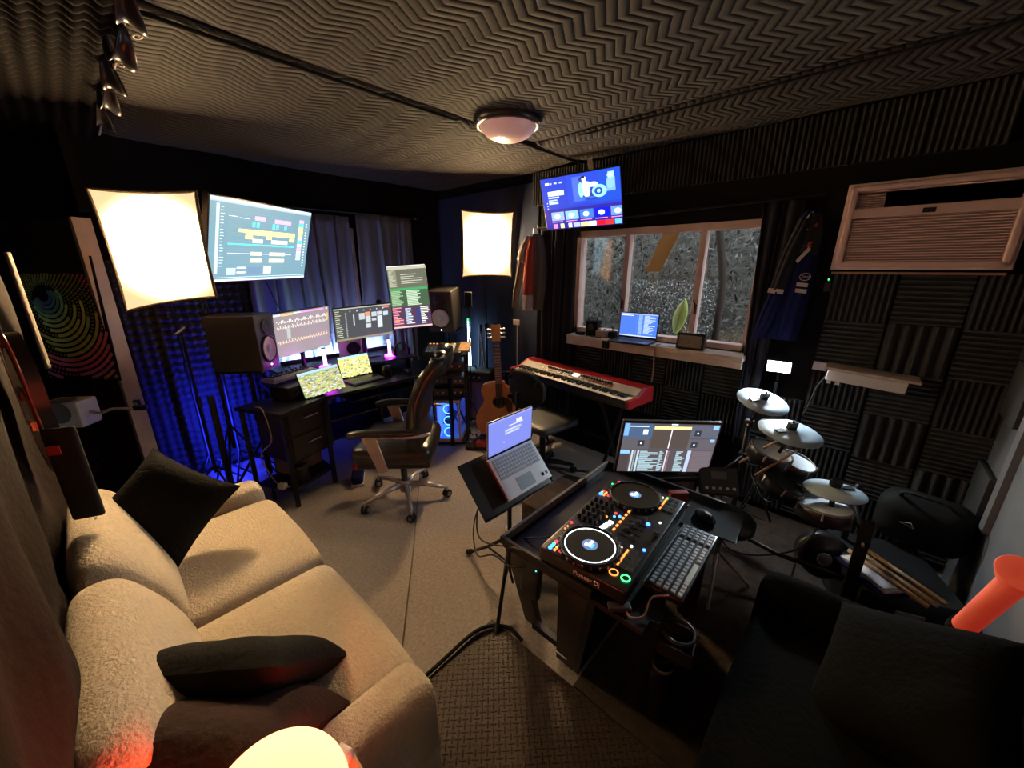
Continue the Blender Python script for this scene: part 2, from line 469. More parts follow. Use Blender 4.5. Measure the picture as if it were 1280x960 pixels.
# ceiling quilts: sagging sheets with a sewn zigzag
def quilt_sheet(x0, x1, y0, y1, sag, name, label, seed):
    def fn(u, v):
        x = x0 + (x1 - x0) * u; y = y0 + (y1 - y0) * v
        s_ = sag * (math.sin(math.pi * u) * math.sin(math.pi * v)) ** .7
        wv = .012 * noise.noise(Vector((x * 2.2 + seed, y * 2.2, 0)))
        edge = .018 * (math.exp(-(u * (x1 - x0) / .03) ** 2) + math.exp(-((1 - u) * (x1 - x0) / .03) ** 2) + math.exp(-(v * (y1 - y0) / .03) ** 2) + math.exp(-((1 - v) * (y1 - y0) / .03) ** 2))
        return (x, y, ZC - .025 - s_ + wv + edge * .6)
    return one(MB().grid(fn, 60, 60, 'quilt', thick=-.012), name, label, 'moving blanket', group='quilted blankets lining the ceiling')
quilt_sheet(XL, -1.99, .32, YW, .05, 'ceiling_quilt', 'black zigzag quilted blanket on the ceiling above the desk and chair', 1)
quilt_sheet(-1.98, XR, .32, 2.40, .03, 'ceiling_quilt', 'black zigzag quilted blanket on the ceiling in front of the dome light, nearest the camera', 5)
quilt_sheet(-1.98, XR, 2.41, YW, .03, 'ceiling_quilt', 'narrow black zigzag quilted blanket on the ceiling above the window', 9)
mb = MB()
mb.tube(spline([(-2.0, .33, 2.52), (-1.99, 1.2, 2.518), (-1.985, 1.7, 2.523)], 12), .009, 'matte_black')
mb.tube(spline([(-1.98, 2.1, 2.523), (-1.97, 2.6, 2.518), (-1.97, 3.0, 2.524)], 12), .009, 'matte_black')
mb.tube(spline([(-1.6, 2.405, 2.52), (-.6, 2.405, 2.52), (.6, 2.405, 2.524)], 12), .007, 'matte_black')
struct(mb, 'trim_3', 'dark rolled seams between the ceiling quilts')

# egg crate foam
def egg(x0, x1, y0, y1, pitch, amp, fnp, name, label, group=None, sub=5, m='egg_foam'):
    nu = int((x1 - x0) / pitch) * sub; nv = int((y1 - y0) / pitch) * sub
    def fn(u, v):
        x = x0 + (x1 - x0) * u; y = y0 + (y1 - y0) * v
        h = amp * (.5 + .25 * (math.cos(2 * math.pi * x / pitch) + math.cos(2 * math.pi * y / pitch)) ) 
        return fnp(x, y, h)
    return one(MB().grid(fn, nu, nv, m), name, label, 'acoustic foam', group=group)
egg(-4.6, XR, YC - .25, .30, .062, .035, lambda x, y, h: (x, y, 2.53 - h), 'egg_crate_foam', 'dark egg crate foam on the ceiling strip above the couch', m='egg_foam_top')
egg(.15, 1.0, .05, 1.75, .060, .055, lambda x, y, h: (XL + .01 + h, x, y), 'egg_crate_foam', 'egg crate foam on the wall behind the microphone stands, lit blue')

# row of black cord loops and rings along the ceiling edge
for i, (x, dz) in enumerate(((-1.86, 0), (-2.2, .01), (-2.54, 0), (-2.86, .0), (-3.2, .01))):
    where = ['nearest the camera', 'second from the camera', 'third from the camera', 'fourth from the camera', 'farthest from the camera'][i]
    t = thing('fabric_loop', 'black fabric loop with a pale grommet on the ceiling edge, ' + where, 'fabric loop', (x, .29, 2.50), (0, 0, (-8, 14, -18, 9, -5)[i]), 'fabric loops along the ceiling quilt edge')
    wd = (.085, .075, .06, .07, .06)[i]
    def lp(u, v, wd=wd):
        a = math.pi * (v - .5); k = math.sin(math.pi * v) ** .6
        return (wd * (2 * v - 1), (u - .5) * .05 * (.4 + k), .02 - .105 * k + .012 * math.sin(5 * u))
    MB().grid(lp, 8, 18, 'satin_black', thick=.004).build('loop', t)
    MB().grid(lambda u, v: (lp(u, v)[0] * .72, (u - .5) * .03 * math.sin(math.pi * v), lp(u, v)[2] * .80 + .004), 6, 14, 'grey_cloth2', thick=.002).build('lining', t, label='pale inner side')
    MB().tube([(.022 * math.cos(a / 16 * 6.283) + wd * .7, .011 * math.sin(a / 16 * 6.283) + .045, .008) for a in range(16)], .0035, 'cable_pale', closed=True).build('grommet', t, label='pale ring')
one(MB().cyl((-3.9, .31, 2.53), (.6, .31, 2.53), .009, 'cable_pale'), 'ceiling_rail', 'thin rail along the ceiling edge above the couch', 'rail')

# rubber mat and brown rug
one(MB().box((-.24, .37, .006), (1.70, 1.36, .012), 'tread_rubber'), 'tread_mat', 'dark rubber floor mat with a raised diamond tread', 'floor mat', bevel=.003)
one(MB().box((-.01, 2.04, .005), (1.20, 1.97, .010), 'rug_brown'), 'drum_rug', 'dark brown rug under the drum kit', 'rug', bevel=.002)

one(MB().tube(spline([(-1.09, -.2, .012), (-1.10, .3, .014), (-1.095, .7, .022), (-1.085, .95, .028), (-1.0, 1.06, .02), (-.9, 1.06, .014)]), .009, 'matte_black'), 'mat_edge', 'dark curled edge of the rubber floor mat', 'edging')
# dome ceiling light
t = thing('ceiling_light', 'round flush ceiling light with a pinkish glass dome and dark rim', 'ceiling light', (-1.76, 1.90, 2.535))
MB().lathe([(.02, 0), (.195, 0), (.2, -.02), (.19, -.045), (.17, -.05), (.165, -.03)], 'bronze', n=48).build('rim', t)
MB().lathe([(.166, -.04), (.155, -.065), (.125, -.092), (.08, -.112), (.03, -.12), (.001, -.121)], 'dome_glass', n=48).build('dome', t)
for a in (20, 140, 260):
    MB().cyl((.18 * math.cos(R(a)), .18 * math.sin(R(a)), -.03), (.205 * math.cos(R(a)), .205 * math.sin(R(a)), -.05), .007, 'silver').build('screw', t)

# window: frame, panes, sill
t = bpy.data.objects.new('window_1', None); C.objects.link(t); t.location = (-1.27, YW, 1.14); t['kind'] = 'structure'; t['label'] = 'three pane window with pale painted frame'
def wl(x): return x + 1.27
MB().box((0, .03, .835), (1.43, .1, .05), 'window_frame').box((0, .03, .02), (1.43, .1, .04), 'window_frame').box((-.695, .03, .43), (.04, .1, .86), 'window_frame').box((.695, .03, .43), (.04, .1, .86), 'window_frame').build('window_frame', t, bevel=.003)
for x in (-1.515, -.945):
    MB().box((wl(x), .02, .43), (.042, .07, .8), 'window_frame').build('mullion', t, bevel=.003)
for x in (-1.515, -.93):
    MB().box((wl(x), -.03, .27), (.016, .02, .07), 'bronze').cyl((wl(x), -.03, .29), (wl(x) - .015, -.05, .34), .006, 'bronze').build('latch', t)
for a, b in ((-1.94, -1.54), (-1.49, -.97), (-.92, -.59)):
    MB().box((wl((a + b) / 2), .04, .43), (b - a, .005, .79), 'pane_glass').build('pane', t)
struct(MB().box((-1.24, 2.955, 1.115), (1.4, .2, .035), 'sill_paint').box((-1.24, 2.87, 1.075), (1.4, .02, .05), 'sill_paint'), 'trim_4', 'pale window sill board', bevel=.004)

# outside: soil, hedge of leaves, pale trunk
one(MB().box((-1.2, 4.6, .3), (5, 2.8, .1), 'soil'), 'garden_soil', 'dark soil of the garden outside the window', 'ground', kind='stuff')
def leaves(n, box_, size, mats, seed):
    rr = random.Random(seed); mb = MB()
    for _ in range(n):
        c = Vector((rr.uniform(*box_[0]), rr.uniform(*box_[1]), rr.uniform(*box_[2])))
        e = Euler((rr.uniform(0, 6.28), rr.uniform(0, 6.28), rr.uniform(0, 6.28))).to_matrix(); s_ = size * rr.uniform(.5, 1.4)
        vs = [c + e @ Vector(p) for p in ((-s_, 0, 0), (-.3 * s_, .3 * s_, .05 * s_), (s_, 0, 0), (-.3 * s_, -.3 * s_, .05 * s_))]
        mb.add(vs, [(0, 1, 2, 3)], rr.choice(mats))
    return mb
one(MB().box((-1.3, 4.35, 1.6), (5, .1, 3), 'hedge_backing'), 'garden_backing', 'mottled added bank behind the leaves outside the window', 'backing', kind='stuff')  # added sheet, stops white sky showing between the leaves
one(leaves(15000, ((-2.9, -.1), (3.55, 4.2), (.5, 2.7)), .026, ['leaf', 'leaf', 'leaf_pale', 'trunk'], 3), 'garden_hedge', 'dense tangle of leaves outside the window', 'hedge', kind='stuff')
one(leaves(2500, ((-1.6, -.9), (3.3, 3.5), (1.15, 1.6)), .014, ['leaf_pale', 'pad_white', 'leaf'], 4), 'flowering_shrub', 'shrub with small pale flowers outside the middle pane', 'shrub', kind='stuff')
mb = MB()
mb.grid(lambda u, v: (-1.125 + .055 * math.sin(math.pi * min(1, v)) ** .8 * (2 * u - 1) + .04 * v, 3.20 + .02 * abs(2 * u - 1) + .03 * v, 1.17 + .30 * v), 6, 12, 'leaf_green', thick=.002)
one(mb, 'broad_leaf', 'broad green leaf behind the middle pane', 'leaf')
one(MB().tube(spline([(-.85, 3.45, .4), (-.87, 3.42, 1.2), (-.9, 3.5, 1.6), (-1.05, 3.6, 2.2)]), .03, 'trunk'), 'tree_trunk', 'thin dark trunk outside the window', 'trunk')
t = one(MB().grid(lambda u, v: (-1.27 + .13 * u - .12 * v + .02, 3.075 + .004 * math.sin(7 * u + 4 * v), 1.955 - .285 * v), 8, 8, 'paper_tan', thick=.001), 'taped_note', 'tan paper note taped slanting on the middle window pane', 'note')
# ------------------------------------------------------------------ door in the left corner, poster, socket box
dyaw = 38.6
t = thing('corner_door', 'dark quilt-lined door standing ajar left of the tall softbox', 'door', (-3.72, .07, 0), (0, 0, dyaw))
MB().box((-.43, .03, 1.0), (.86, .04, 2.0), 'matte_black').build('panel', t)
mbq = MB()
mbq.grid(lambda u, v: (-.03 - .8 * u, .004 - .010 * abs(math.sin((u * 9 + v * 16) * math.pi)), .1 + .98 * v), 72, 100, 'quilt_hang')
mbq.build('quilted_lining', t)
struct(MB().box((-3.745, .105, 1.0), (.05, .09, 2.0), 'white_paint', rot=(0, 0, 15)).box((-3.80, .13, 1.0), (.06, .03, 2.0), 'raw_wood', rot=(0, 0, 15)), 'trim_5', 'white painted door jamb left of the tall softbox', bevel=.003)
o = one(MB().box((0, 0, 0), (.035, .02, .05), 'bronze').box((0, -.012, 0), (.014, .006, .026), 'silver'), 'strike_plate', 'small metal strike plate on the white door jamb', 'latch', (-3.70, .115, .78), (0, 0, 50), bevel=.001)

def poster():
    W, H = .543, .815
    mb = MB().box((0, .004, 0), (W, .006, H), 'matte_black')
    rr = random.Random(5)
    # spiral tunnel: rings of dashes whose centre drifts; each ring has one solid brush stroke at the lower right
    base = [(.06, .16, .42), (.08, .26, .45), (.12, .34, .38), (.3, .6, .4), (.42, .75, .35), (.55, .8, .3), (.62, .8, .25), (.7, .85, .3), (.66, .8, .25), (.5, .66, .22), (.6, .72, .2), (.62, .66, .2), (.9, .22, .28), (.95, .2, .32), (.85, .15, .3), (.75, .2, .35), (.62, .2, .4), (.75, .28, .2), (.62, .2, .32), (.5, .18, .3)]
    for k in range(20):
        q = k / 19; rad = .05 + .43 * q ** 1.1; cx = -.13 + .10 * q; cz = .16 - .19 * q
        n = int(26 + 80 * q); th_ = .0085
        s0 = -150 + 45 * ((k * 5) % 4) / 3 + 25 * q; s1 = -40 + 50 * ((k * 3) % 5) / 4
        if k < 4: s0, s1 = -170, 30
        for j in range(n):
            a = 6.2832 * j / n; deg = (math.degrees(a) + 180) % 360 - 180
            solid = s0 < deg < s1
            if k < 3 and not solid: continue
            a1 = a + 6.2832 / n * (1.02 if solid else .5)
            c0 = base[k] if (solid or k > 11 or k < 3) else tuple(x * .6 for x in base[k])
            col = tuple(min(.95, c * rr.uniform(.8, 1.1) * (1.15 if solid else .8)) for c in c0)
            t2 = th_ * (1.25 if solid else .95)
            pts = [(cx + (rad + s_ * t2) * math.cos(b), cz + (rad + s_ * t2) * math.sin(b)) for b, s_ in ((a, -1), (a1, -1), (a1, 1), (a, 1))]
            if all(abs(p[0]) < W / 2 - .004 and abs(p[1]) < H / 2 - .004 for p in pts):
                mb.add([(p[0], -.0004 - .0002 * (k % 3), p[1]) for p in pts], [(0, 1, 2, 3)], 'print', False, col)
    return mb
one(poster(), 'tunnel_poster', 'poster with a colourful spiral tunnel of dashes, on the dark door', 'poster', (-3.905, -.084, 1.367), (-3, 0, dyaw))
t = thing('socket_box', 'white box with two oval wells and a cable, on the dark door below the poster', 'wall box', (-3.62, -.19, .82), (0, 0, 50))
t.scale = (1.12,) * 3
MB().rbox((0, 0, 0), (.19, .13, .15), .012, 'white_plastic').build('case', t)
for z in (.04, -.02):
    MB().lathe([(.001, .0), (.05, .0), (.062, .004)], 'grey_plastic', c=(0, -.03, .077) if z > 0 else (0, -.067, .02), rot=(0, 0, 0) if z > 0 else (90, 0, 0)).build('well', t)
MB().tube(spline([(.09, 0, .0), (.16, -.02, -.005), (.22, -.01, .012), (.30, .02, .0)]), .008, 'cable_pale').build('cable', t)
MB().rbox((.33, .03, .0), (.07, .03, .03), .008, 'black_plastic').build('plug', t)

# quilts hanging behind the couch
def hq(u, v):
    x = -2.75 + 3.2 * u; z = .30 + 1.45 * v
    y = -.245 + .012 * math.sin(x * 14 + 2 * math.sin(z * 5)) + .02 * math.sin(x * 5 + z * 2)
    s_ = abs(((x + 1.0) * 2.2 + (z - .3) * 3.2) % 1 - .5)
    y += .035 * s_ * max(0, min(1, (x + 1.9) / .6)) * max(0, min(1, (1.35 - z) / .5)) + .05 * max(0, min(1, (x + 1.35) / .5))
    return (x, y, z)
one(MB().grid(hq, 150, 60, 'quilt_hang', thick=.012), 'hanging_quilt', 'dark quilted moving blanket hanging behind the cream couch, lit red below', 'moving blanket')
one(MB().grid(lambda u, v: (-2.67 + .09 * u, -.165 + .008 * math.sin(math.pi * u), 1.28 + .48 * v), 8, 20, 'quilt_edge', thick=.008), 'folded_quilt_edge', 'beige folded strip of quilt hanging beside the tunnel poster', 'moving blanket')

# electric guitar hung on the couch wall, seen from its side, with strap
t = thing('hanging_guitar', 'sunburst guitar hanging at the left edge, seen nearly edge on', 'guitar', (-2.06, -.18, 1.25), (0, 3, 10))
t.scale = (1.0, .75, 1.08)
def gbody(sx, sz, waist=.72, cut=True):
    P = []
    for k in range(64):
        a = 2 * math.pi * k / 64
        r_ = 1 - .16 * math.exp(-((abs(math.sin(a)) - .1) / .35) ** 2) * abs(math.cos(a))
        low = 1.0 if math.sin(a) < 0 else .86
        P.append((sx * math.cos(a) * r_ * low, sz * math.sin(a)))
    return P
MB().ext(gbody(.17, .23), -.022, .025, 'guitar_side', 'y', smooth=True).build('body', t, bevel=.006)
MB().tube([(p[0] * 1.0, -.024, p[1] * 1.0) for p in gbody(.17, .23)], .005, 'sunburst', closed=True).build('binding', t, label='orange red body edge')
MB().ext([(p[0] * .8, p[1] * .8) for p in gbody(.17, .23)], -.030, -.022, 'mahogany', 'y').build('top', t)
MB().box((0, -.03, .42), (.05, .022, .46), 'rosewood').build('neck', t, bevel=.004)
MB().box((0, -.034, -.06), (.09, .012, .03), 'chrome').box((0, -.034, .04), (.08, .01, .03), 'black_plastic').build('bridge', t)
for k in range(6): MB().tube([(-.02 + .008 * k, -.043, -.06), (-.016 + .0064 * k, -.047, .64)], .0007, 'silver', n=4).build('string', t)
one(MB().at((-1.88, -.14, 1.03), (0, 0, 66)).rbox((0, 0, 0), (.085, .02, .34), .012, 'black_cloth', n=8).ball((.02, -.014, -.17), .005, 'silver', n=6), 'guitar_strap', 'wide black guitar strap hanging in front of the couch back', 'strap')
one(MB().box((0, 0, 0), (.03, .004, .03), 'red_plastic'), 'strap_tag', 'small red square tag on the black guitar strap', 'tag', (-1.835, -.16, 1.14), (0, 0, 66))

# ------------------------------------------------------------------ couch
t = thing('couch', 'cream boucle two seat couch along the left side', 'couch', (-1.59, .12, 0))
MB().rbox((0, .0, .20), (1.80, .66, .24), .04, 'couch').build('base', t)
MB().rbox((0, -.27, .36), (1.62, .12, .54), .05, 'couch').build('back_frame', t)
for s_ in (-1, 1):
    MB().rbox((s_ * .80, .0, .31), (.17, .70, .45), .055, 'couch', bulge=(.008, .008, .008)).build('arm', t)
for x in (-.37, .37):
    MB().rbox((x, .08, .375), (.735, .60, .17), .06, 'couch', n=10, bulge=(.004, .02, .022)).build('seat_cushion', t)
for x in (-.37, .37):
    prof = spline([Vector((0, p[0], p[1])) for p in ((-.335, .42), (-.345, .62), (-.335, .785), (-.285, .825), (-.215, .80), (-.155, .70), (-.105, .58), (-.085, .48), (-.11, .425), (-.20, .405), (-.335, .42))], 4)
    cen = Vector((0, -.22, .6))
    def bc(u, v, x=x):
        a = 2 * u - 1; i = min(len(prof) - 1, int(round(v * (len(prof) - 1)))); p = prof[i]
        k = 1 - .30 * abs(a) ** 9 - .03 * a * a
        q = cen + (p - cen) * (k if abs(a) < .999 else .02)
        return (x + .368 * (a if abs(a) < .999 else math.copysign(1, a)), q.y, q.z)
    MB().grid(bc, 36, len(prof) - 1, 'couch').build('back_cushion', t)
for x in (-.8, .8):
    for y in (-.28, .3): MB().cyl((x, y, 0), (x, y, .09), .02, 'matte_black', r2=.028).build('foot', t)

def pillow(W, H, T, m, seed=0, n=28):
    """two bulging faces meeting in a seam, with pinched corners"""
    mb = MB(); rr = random.Random(seed)
    for sd in (1, -1):
        def fn(u, v):
            a = 2 * u - 1; b = 2 * v - 1
            k = 1 - .07 * (1 - b * b) * 0 
            x = W / 2 * a * (1 - .09 * (1 - abs(b)) ** 0 * (b * b * 0 + (1 - b * b)) * a * a)
            y = H / 2 * b * (1 - .09 * (1 - a * a) * b * b)
            z = T / 2 * ((1 - a ** 4) * (1 - b ** 4)) ** .6
            z += .006 * noise.noise(Vector((x * 9 + seed, y * 9, sd))) * (1 - a ** 4) * (1 - b ** 4)
            return (x, y, sd * z)
        g = MB().grid(fn, n, n, m)
        f = g.f if sd > 0 else [q[::-1] for q in g.f]
        mb.add(g.v, f, m, True)
    return mb
def nrm(n, x):
    """euler angles (degrees) of a cushion whose face looks along n and whose width runs along x"""
    z = Vector(n).normalized(); y = z.cross(Vector(x)).normalized(); x = y.cross(z)
    return [math.degrees(a) for a in Matrix((x, y, z)).transposed().to_euler()]
one(pillow(.40, .40, .15, 'pillow', 1), 'throw_pillow', 'black square throw pillow leaning in the far corner of the couch', 'pillow', (-2.10, .05, .695), nrm((.80, -.22, .62), (.55, .62, -.55)), 'dark pillows on the couch')
one(pillow(.46, .44, .14, 'pillow', 2), 'throw_pillow', 'black throw pillow in the middle of the near seat, behind the brownish one', 'pillow', (-1.13, .09, .60), nrm((-.60, .55, .70), (.74, .67, .04)), 'dark pillows on the couch')
one(pillow(.47, .46, .15, 'pillow_brown', 3), 'throw_pillow', 'dark brown wrinkled pillow nearest the glowing globe lamp', 'pillow', (-.965, .01, .615), nrm((-.48, .52, .74), (.74, .67, -.02)), 'dark pillows on the couch')

# side table and globe lamp
t = thing('side_table', 'small wooden side table at the near couch arm', 'side table', (-.47, .0, 0))
MB().rbox((0, .02, .685), (.36, .34, .03), .006, 'lamp_wood').build('table_top', t)
for x in (-.15, .15):
    for y in (-.12, .15): MB().cyl((x, y, 0), (x * .93, y * .93, .67), .016, 'lamp_wood', r2=.022).build('leg', t)
one(MB().rbox((0, 0, 0), (.035, .022, .03), .006, 'white_plastic'), 'cable_clip', 'small pale plastic clip on the corner of the wooden side table', 'clip', (-.635, .170, .715), (0, 0, 20))
t = thing('globe_lamp', 'glowing cream globe lamp with a red lit base on the side table', 'lamp', (-.55, .035, .70))
MB().lathe([(.001, 0), (.06, 0), (.06, .03), (.05, .035)], 'matte_black', n=32).build('base', t)
MB().tube([(.066 * math.cos(R(a)), .066 * math.sin(R(a)), .02) for a in range(105, 256, 10)], .009, 'e_redglow').build('light_ring', t, label='glowing red strip')
MB().ball((0, 0, .143), .112, 'e_globe', n=24, sc=(1, 1, .97)).build('globe', t, label='glowing cream globe')

# ------------------------------------------------------------------ softboxes on light stands
def softbox(loc, yaw, tilt, W, H, depth, label, stand_label, pin=.05, corner=None):
    t = thing('softbox', label, 'softbox', loc, (tilt, 0, yaw), 'glowing softboxes')
    cs_ = corner or [(-W / 2, -H / 2), (W / 2, -H / 2), (W / 2, H / 2), (-W / 2, H / 2)]
    def face(u, v, y=0, grow=1):
        a = Vector(cs_[0]).lerp(Vector(cs_[1]), u); b = Vector(cs_[3]).lerp(Vector(cs_[2]), u); p = a.lerp(b, v)
        q = 4 * u * (1 - u); r_ = 4 * v * (1 - v)
        p.x *= 1 - pin * 2 * r_; p.y *= 1 - pin * 2 * q
        return (p.x * grow, y - .012 * math.sin(9 * u + 3 * v) * q * r_ * 0 + .015 * q * r_, p.y * grow)
    MB().grid(lambda u, v: face(u, v), 24, 24, 'softbox_cloth').build('diffuser', t)
    rim = [face(u / 20, 0) for u in range(20)] + [face(1, v / 20) for v in range(20)] + [face(1 - u / 20, 1) for u in range(20)] + [face(0, 1 - v / 20) for v in range(20)]
    MB().tube([(p[0] * 1.01, p[1], p[2] * 1.01) for p in rim], .009, 'quilt_edge', closed=True).build('edge_binding', t)
    k = MB(); n = len(rim); back = [(.22 * p[0], depth, .22 * p[2]) for p in rim]; fr = [(p[0] * 1.015, p[1] + .003, p[2] * 1.015) for p in rim]
    k.add(fr + back, [(i, (i + 1) % n, n + (i + 1) % n, n + i) for i in range(n)] + [list(range(n, 2 * n))], 'softbox_shell_glow', False)
    k.build('shell', t)
    MB().cyl((0, depth, 0), (0, depth + .10, 0), .045, 'black_plastic').build('lamp_holder', t)
    M_ = Matrix.Translation(loc) @ Euler((R(tilt), 0, R(yaw))).to_matrix().to_4x4()
    q = M_ @ Vector((0, depth + .06, -.02))
    s = thing('light_stand', stand_label, 'light stand', (q.x, q.y, 0), (0, 0, yaw))
    MB().cyl((0, 0, .35), (0, 0, 1.1), .014, 'black_metal').cyl((0, 0, 1.1), (0, 0, q.z - .05), .010, 'black_metal').build('pole', s)
    MB().cyl((0, 0, 1.07), (0, 0, 1.13), .022, 'black_plastic').build('collar', s)
    for k_ in range(3):
        a = R(30 + 120 * k_); rr_ = .26 if loc[1] < 2 else .16
        MB().cyl((0, 0, .55), (rr_ * math.cos(a), rr_ * math.sin(a), .01), .008, 'black_metal').build('leg', s)
    return t
c1 = [(-.245, -.352), (.222, -.277), (.233, .32), (-.265, .31)]
softbox((-3.145, .385, 1.805), 60, 0, .5, .65, .30, 'large square softbox glowing warm white left of the wall screen', 'light stand behind the large softbox on the left', .022, c1)
softbox((-2.85, 2.78, 1.913), 57, 8, .50, .60, .09, 'smaller softbox glowing warm white in the far corner', 'light stand behind the softbox in the far corner', .028)

# ------------------------------------------------------------------ screens
def screen_part(t, w_, h_, items, bg, y=-.001, name='screen', gain=1.0):
    mb = MB(); mb.quad(-w_ / 2, -h_ / 2, w_ / 2, h_ / 2, tuple(c * gain for c in bg), y)
    for k, (x0, y0, x1, y1, col, *ov) in enumerate(items):
        x0, x1 = max(0, x0), min(1, x1)
        mb.quad((x0 - .5) * w_, (.5 - y1) * h_, (x1 - .5) * w_, (.5 - y0) * h_, tuple(c * gain for c in col), y - .0005 - .00002 * k if k < 100 else y - .0025 - .000001 * k, oval=bool(ov))
    return mb.build(name, t)
def flat_tv(name, label, cat, loc, rot, w_, h_, items, bg, gain=1, th=.035, bez=.008, bm='satin_black', group=None):
    t = thing(name, label, cat, loc, rot, group)
    MB().rbox((0, th / 2 + .001, 0), (w_ + 2 * bez, th, h_ + 2 * bez), .004, bm).build('housing', t)
    screen_part(t, w_, h_, items, bg, gain=gain)
    return t
rr = random.Random(11)
# 1: music arrangement on the big wall screen
g1 = []
for k in range(22): g1.append((.15, .13 + k * .032, .80, .133 + k * .032, (.20, .27, .33)))
g1 += [(0, 0, 1, .03, (.55, .68, .78)), (0, .03, 1, .05, (.3, .4, .48)), (.05, .07, .075, .9, (.45, .58, .66)), (.0, .95, 1, .955, (.7, .8, .9)), (0, .975, 1, 1, (.62, .74, .86))]
for k in range(20): g1.append((.085, .1 + k * .037, rr.uniform(.1, .12), .107 + k * .037, (.6, .72, .8)))
P_, C_, Y_, L_ = (.95, .38, .78), (.1, .78, .78), (.98, .78, .28), (.62, .55, .95)
g1 += [(.38, .16, .48, .21, P_), (.58, .17, .76, .22, P_)]
for x in (.36, .40, .56, .60, .69): g1.append((x, .235, x + .024, .30, C_))
g1 += [(.15, .19, .22, .196, (.85, .9, .95)), (.24, .2, .33, .206, (.85, .9, .95)), (.24, .335, .82, .375, Y_), (.3, .375, .82, .40, Y_), (.30, .41, .37, .455, Y_), (.50, .40, .56, .445, Y_), (.76, .41, .82, .46, Y_)]
g1 += [(.37, .45, .47, .50, (.95, .75, .6)), (.56, .45, .74, .50, (.85, .85, .7)), (.15, .52, .82, .535, C_), (.15, .64, .80, .65, L_), (.36, .62, .47, .665, (.95, .9, .45)), (.55, .62, .72, .665, (.95, .9, .45)), (.36, .71, .47, .76, (.95, .9, .45)), (.55, .71, .72, .76, (.95, .9, .45))]
for k, c in enumerate((P_, C_, Y_, Y_, Y_, (.8, .75, .5), C_, (.6, .7, .95), P_, L_, (.55, .7, .95), (.6, .75, .95))): g1.append((.86, .13 + k * .05, .915, .172 + k * .05, c))
for k in range(16): g1.append((.945, .17 + k * .042, .958, .185 + k * .042, (.9, .95, 1)))
g1 += [(.15, .83, .23, .92, (.4, .5, .56)), (.24, .82, .32, .84, (.85, .9, .95)), (.24, .88, .32, .9, (.8, .88, .95)), (.34, .82, .48, .92, (.12, .2, .3)), (.50, .81, .58, .92, (.6, .7, .78))]
tv = flat_tv('arrangement_television', 'large wall television with a colourful music arrangement, right of the big softbox', 'television', (-3.396, 1.013, 1.873), (18, -.7, 122), .92, .54, g1, (.13, .235, .285), 1.65, .045, .01)
MB().cyl((0, .04, 0), (.05, .16, .04), .03, 'black_metal').box((.05, .17, .04), (.16, .02, .16), 'black_metal').build('wall_bracket', tv)
MB().cyl((.05, .17, .04), (.18, .46, .10), .02, 'black_metal').build('bracket_arm', tv)
# 2: streaming home page
g2 = [(0, 0, 1, .6, (.09, .16, .62)), (.35, 0, .8, .55, (.09, .18, .66)), (.42, .05, .58, .5, (.20, .30, .74)), (.75, 0, 1, .55, (.07, .2, .66)), (.84, .15, .94, .38, (.35, .55, .88)), (.86, .05, .93, .16, (.5, .68, .92)),
      (.06, .08, .11, .13, (.95, .97, 1)), (.12, .09, .15, .12, (.6, .7, .95)), (.18, .09, .22, .12, (.6, .7, .95)), (.25, .09, .29, .12, (.6, .7, .95)), (.08, .25, .30, .34, (.85, .93, 1)), (.08, .36, .23, .385, (.7, .8, 1)), (.08, .41, .20, .435, (.6, .7, 1)), (.08, .45, .21, .50, (.62, .74, 1)),
      (.50, .30, .80, .50, (.1, .14, .5), 1), (.49, .16, .56, .44, (.45, .75, .9), 1), (.50, .06, .60, .15, (.12, .14, .4), 1), (.545, .06, .60, .17, (.85, .95, .95), 1), (.54, .05, .585, .10, (.05, .06, .2), 1), (.535, .16, .66, .30, (.85, .97, .95), 1), (.55, .20, .64, .45, (.8, .95, .92), 1),
      (.62, .18, .74, .27, (.75, .93, .95), 1), (.66, .24, .84, .47, (.45, .8, .88), 1), (.69, .29, .79, .42, (.08, .16, .6), 1), (.72, .32, .765, .39, (.5, .8, .9), 1), (.50, .36, .60, .40, (.6, .9, .95), 1), (.46, .43, .70, .47, (.12, .3, .7), 1), (.84, .16, .93, .34, (.4, .62, .9), 1), (.85, .07, .92, .15, (.6, .8, .95), 1)]
for k in range(3): g2.append((.05, .46 + k * .055, .062, .48 + k * .055, (.9, .9, 1)))
for k in range(5):
    x = .09 + k * .195; c = ((.45, .55, .8), (.4, .62, .8), (.16, .34, .75), (.03, .06, .7), (.3, .45, .8))[k]
    g2 += [(x, .66, x + .175, .83, c), (x + .04, .70, x + .12, .80, (.75, .88, .95), 1), (x, .85, x + .15, .865, (.85, .45, .75))]
for x, x1, c in ((.10, .16, (.8, .4, .6)), (.20, .25, (.85, .95, .5)), (.31, .36, (.8, .8, .9)), (.38, .47, (.55, .6, .95)), (.48, .58, (.95, .9, .45)), (.585, .68, (.85, .92, .8)), (.69, .79, (.9, .05, .08)), (.795, .895, (.92, .12, .1)), (.91, .99, (.3, .62, .95))): g2.append((x, .90, x1, .99, c))
g2 = [(i[0], i[1], i[2], i[3], tuple(c ** 1.75 for c in i[4]), *i[5:]) for i in g2]
tv = flat_tv('streaming_television', 'television with a blue streaming home page, tilted down above the window', 'television', (-1.87, 2.87, 2.213), (19, -.7, 4.6), .69, .395, g2, (.02, .015, .25), 1.5, .04)
MB().cyl((0, .03, 0), (0, .10, .05), .03, 'black_metal').box((0, .11, .055), (.2, .02, .16), 'black_metal', rot=(-19, 0, 0)).build('wall_bracket', tv)
